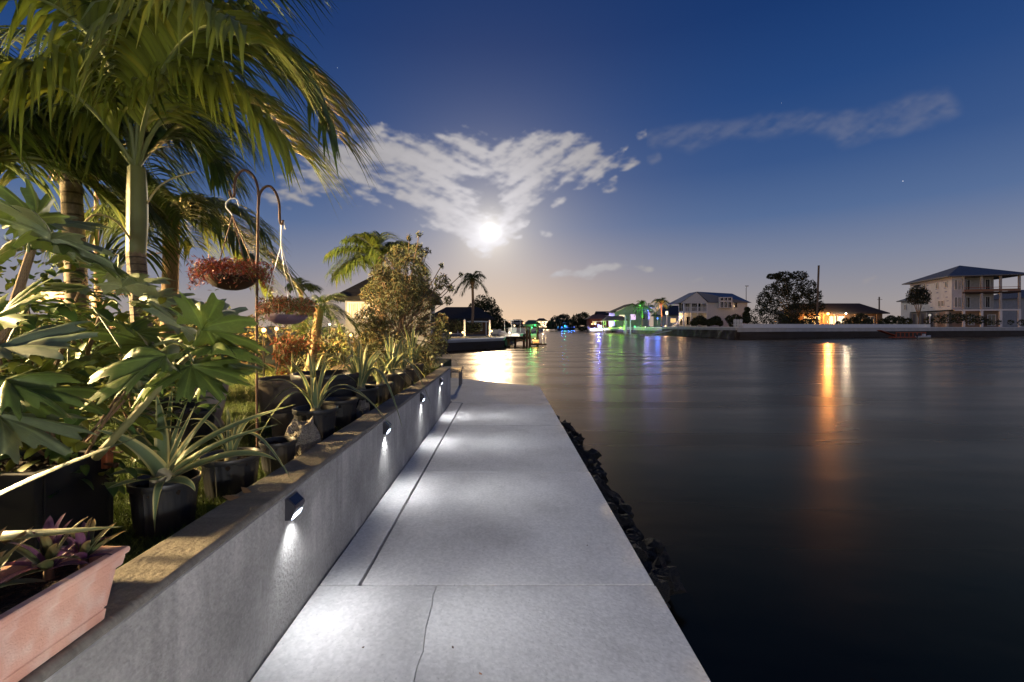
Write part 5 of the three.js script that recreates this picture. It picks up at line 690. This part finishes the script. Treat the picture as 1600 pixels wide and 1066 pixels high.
{ // brown house
  const d = 108, o = thing('brown_house', 'low brown house with a hip roof and brightly lit porch', 'house', [X(1318, d), 1.25, -d - 5]), w = X(1388, d - 4) - X(1250, d - 4); mesh('wall', box(w, 3.1, 8, 0, 1.55, 0), brownWall, o); mesh('roof', hip(w, 8, 2.5, 1.0).translate(0, 3.35, 0), darkRoof, o);
  for (const [x, ww, m] of [[-1.9, 1.4, glow(1.7, 1.3, .8)], [.1, 1.5, glow(1.7, 1.4, .95)], [-6, 1.6, warmWin], [-8, 1.4, warmWin], [4.4, 1.4, M.glass], [7.2, 1.6, M.glass]]) window_(o, x, 1.6, 4.06, ww, 1.7, m); for (let k = 0; k < 8; k++) mesh('porch_post', box(.14, 3.1, .14, -w / 2 + .4 + k * w / 8, 1.55, 4.85), M.bark, o);
  lamp('porch_lamp', 'very bright orange lamp on the porch of the brown house', A(1294, 490.5, 106), .23, [1, .38, .07], 480, 40); lamp('porch_lamp', 'white lamp by the lit windows of the brown house', A(1322, 490, 106), .2, [1, .85, .62], 90, 8); lamp('garden_light', 'dim orange lamp low under the spreading tree', A(1212, 503, 93), .12, [1, .42, .12], 24, 3, { h: .5 }); lamp('garden_light', 'small orange lamp below the bright porch lamp', A(1293, 502, 95), .10, [1, .5, .18], 20, 4, { h: .4 });
}
{ // tall unfinished house
  const o = thing('tall_grey_house', 'tall grey three-storey house with porches and a wide hip roof', 'house', [103, 1.25, -105], -.337), h1 = 4.0, h2 = 8.0, h3 = 11.5, W = 12, D = 19; // corner at the origin, front along +x, left side along -z
  mesh('ground_floor_wall', box(W - 3, h1 - .3, D - 1, W / 2 - 1.4, (h1 - .3) / 2, -D / 2 - .8), std([.34, .27, .22], .9, { map: rep(wallT, .2) }), o); mesh('wrapped_wall', box(1.9, h3 - h1, D, .95, (h3 + h1) / 2, -D / 2), wrap, o); mesh('upper_wall', box(6.7, h3 - h1, D - 2.2, 5.255, (h3 + h1) / 2, -D / 2 - 1.1), tanWall, o); mesh('roof', hip(W, D, 3.4, 1.3, .15).translate(W / 2, h3 + .22, -D / 2), roofM, o);
  for (const y of [h1, h2]) mesh('porch_floor', box(W - 1.9, .35, 3.7, W / 2 + .96, y - .17, -1.6), y === h1 ? M.trim : deckM, o); mesh('floor_band', box(W - 1, .3, .2, W / 2, h1 - .17, .12), M.trim, o);
  for (const x of [2.1, 5.3, 8.6, 11.8]) { mesh('lower_column', box(.42, h1 - .36, .42, x, (h1 - .36) / 2, .05), M.trim, o); mesh('middle_column', box(.36, h2 - h1 - .36, .36, x, (h1 + h2 - .36) / 2, .05), tanWall, o); mesh('upper_column', box(.36, h3 - h2 - .01, .36, x, (h2 + h3) / 2, .05), tanWall, o); }
  mesh('porch_rail', box(W - 2.2, .10, .08, W / 2 + 1, h2 + .95, .32), orangeDeck, o); mesh('porch_rail', box(W - 2.2, .5, .06, W / 2 + 1, h2 + .3, .32), std([.30, .16, .09], .8), o);
  for (const y of [h1 + 1.7, h2 + 1.7]) { for (const x of [2.8, 3.9, 6.4, 7.5]) window_(o, x, y, -2.13, .7, 2.4); window_(o, .7, y, .06, .42, 2.2); window_(o, 1.35, y, .06, .42, 2.2); } window_(o, 7.2, 1.5, -.25, 1.3, 2.4); window_(o, 3.6, 1.6, -.25, 1.0, 2.2);
  for (const [z, y] of [[-2.2, h2 + 2], [-6, h2 + 2], [-11.5, h2 + 2.2], [-15, h2 + 2.2], [-3.6, h1 + 1.6], [-5, h1 + 1.6]]) window_(o, -.06, y, z, .8, 1.3, M.glass, M.trim, -Math.PI / 2); for (let k = 0; k < 5; k++) mesh('side_column', box(.4, h1 - .4, .4, -.3, (h1 - .4) / 2, -1.2 - k * 4.2), tanWall, o);
  mesh('side_wing', box(5, 7.0, 5, 2.5, 3.5, -D - 2.51), wrap, o); mesh('wing_roof', hip(5, 5, 1.1, .8).translate(2.5, 7.22, -D - 2.4), roofM, o); window_(o, -.06, 5.4, -D - 2.4, .9, 1.3, M.glass, M.trim, -Math.PI / 2);
  mesh('house_wrap_print', Array.from({ length: 30 }, (_, k) => box(.02, .18, .9, -.012, h1 + .8 + (k % 6) * 1.1 + (k % 2) * .2, -1.3 - Math.floor(k / 6) * 3.6 - (k % 6) * .35)), std([.11, .12, .28], .7), o);
}
{ const d = 150, o = thing('far_house', 'brown-grey house with a hip roof at the right edge behind the tall house', 'house', [X(1612, d), 1.25, -d]); mesh('wall', box(20, 9, 12, 0, 4.5, 0), tanWall, o); mesh('roof', hip(20, 12, 3, .8).translate(0, 9.2, 0), roofM, o); window_(o, -7, 4.5, 6.06, 1.4, 1); }
{ const o = lamp('globe_lamp', 'white globe lamp post on the parapet near the hedge', A(1453, 492.5, 88), .22, [1, .92, .8], 1.5, .5, { h: 1.4, r: .09 }); }
{ const d = 80, o = thing('floating_dock', 'red-orange floating dock frame below the seawall', 'dock', [X(1403, d), 0, -d + 2], .2); mesh('deck', box(6.4, .16, 1.4, 0, WATER + .22, 0, .02), orangeDeck, o); mesh('top_rail', box(6.4, .14, .10, 0, WATER + 1.05, .5, .01), orangeDeck, o); for (let k = 0; k < 8; k++) mesh('rail_post', box(.14, .68, .10, -3.1 + k * .886, WATER + .64, .5, .01), orangeDeck, o); mesh('gangway', (() => { const g = box(3.4, .10, .8, 0, 0, 0, .01); g.rotateZ(-.28); return g.translate(-4.4, WATER + .95, 0); })(), orangeDeck, o); }
{ const b = boat('small low white dinghy beside the red-orange dock', [X(1440, 78), WATER + .08, -77.5], 2.8, .2, M.white, 9, false); }
for (const [px, py, d, r, lab] of [[1411, 283, 2400, 1.9, 'bright star at the upper right of the sky'], [1221, 161, 2400, .8, 'faint star above the thin cloud'], [527, 106, 2400, 1.2, 'star above the palm fronds']]) { const o = mesh('star', new THREE.SphereGeometry(r, 8, 6), glow(1.2, 1.2, 1.3)); o.position.copy(P(px, py, d)); tag(o, lab, 'star'); }

scene.traverse((o) => { if (o.isMesh) { o.castShadow = o.receiveShadow = true; } if (o.isLight && o.shadow) o.castShadow = true; });
renderer.render(scene, camera);
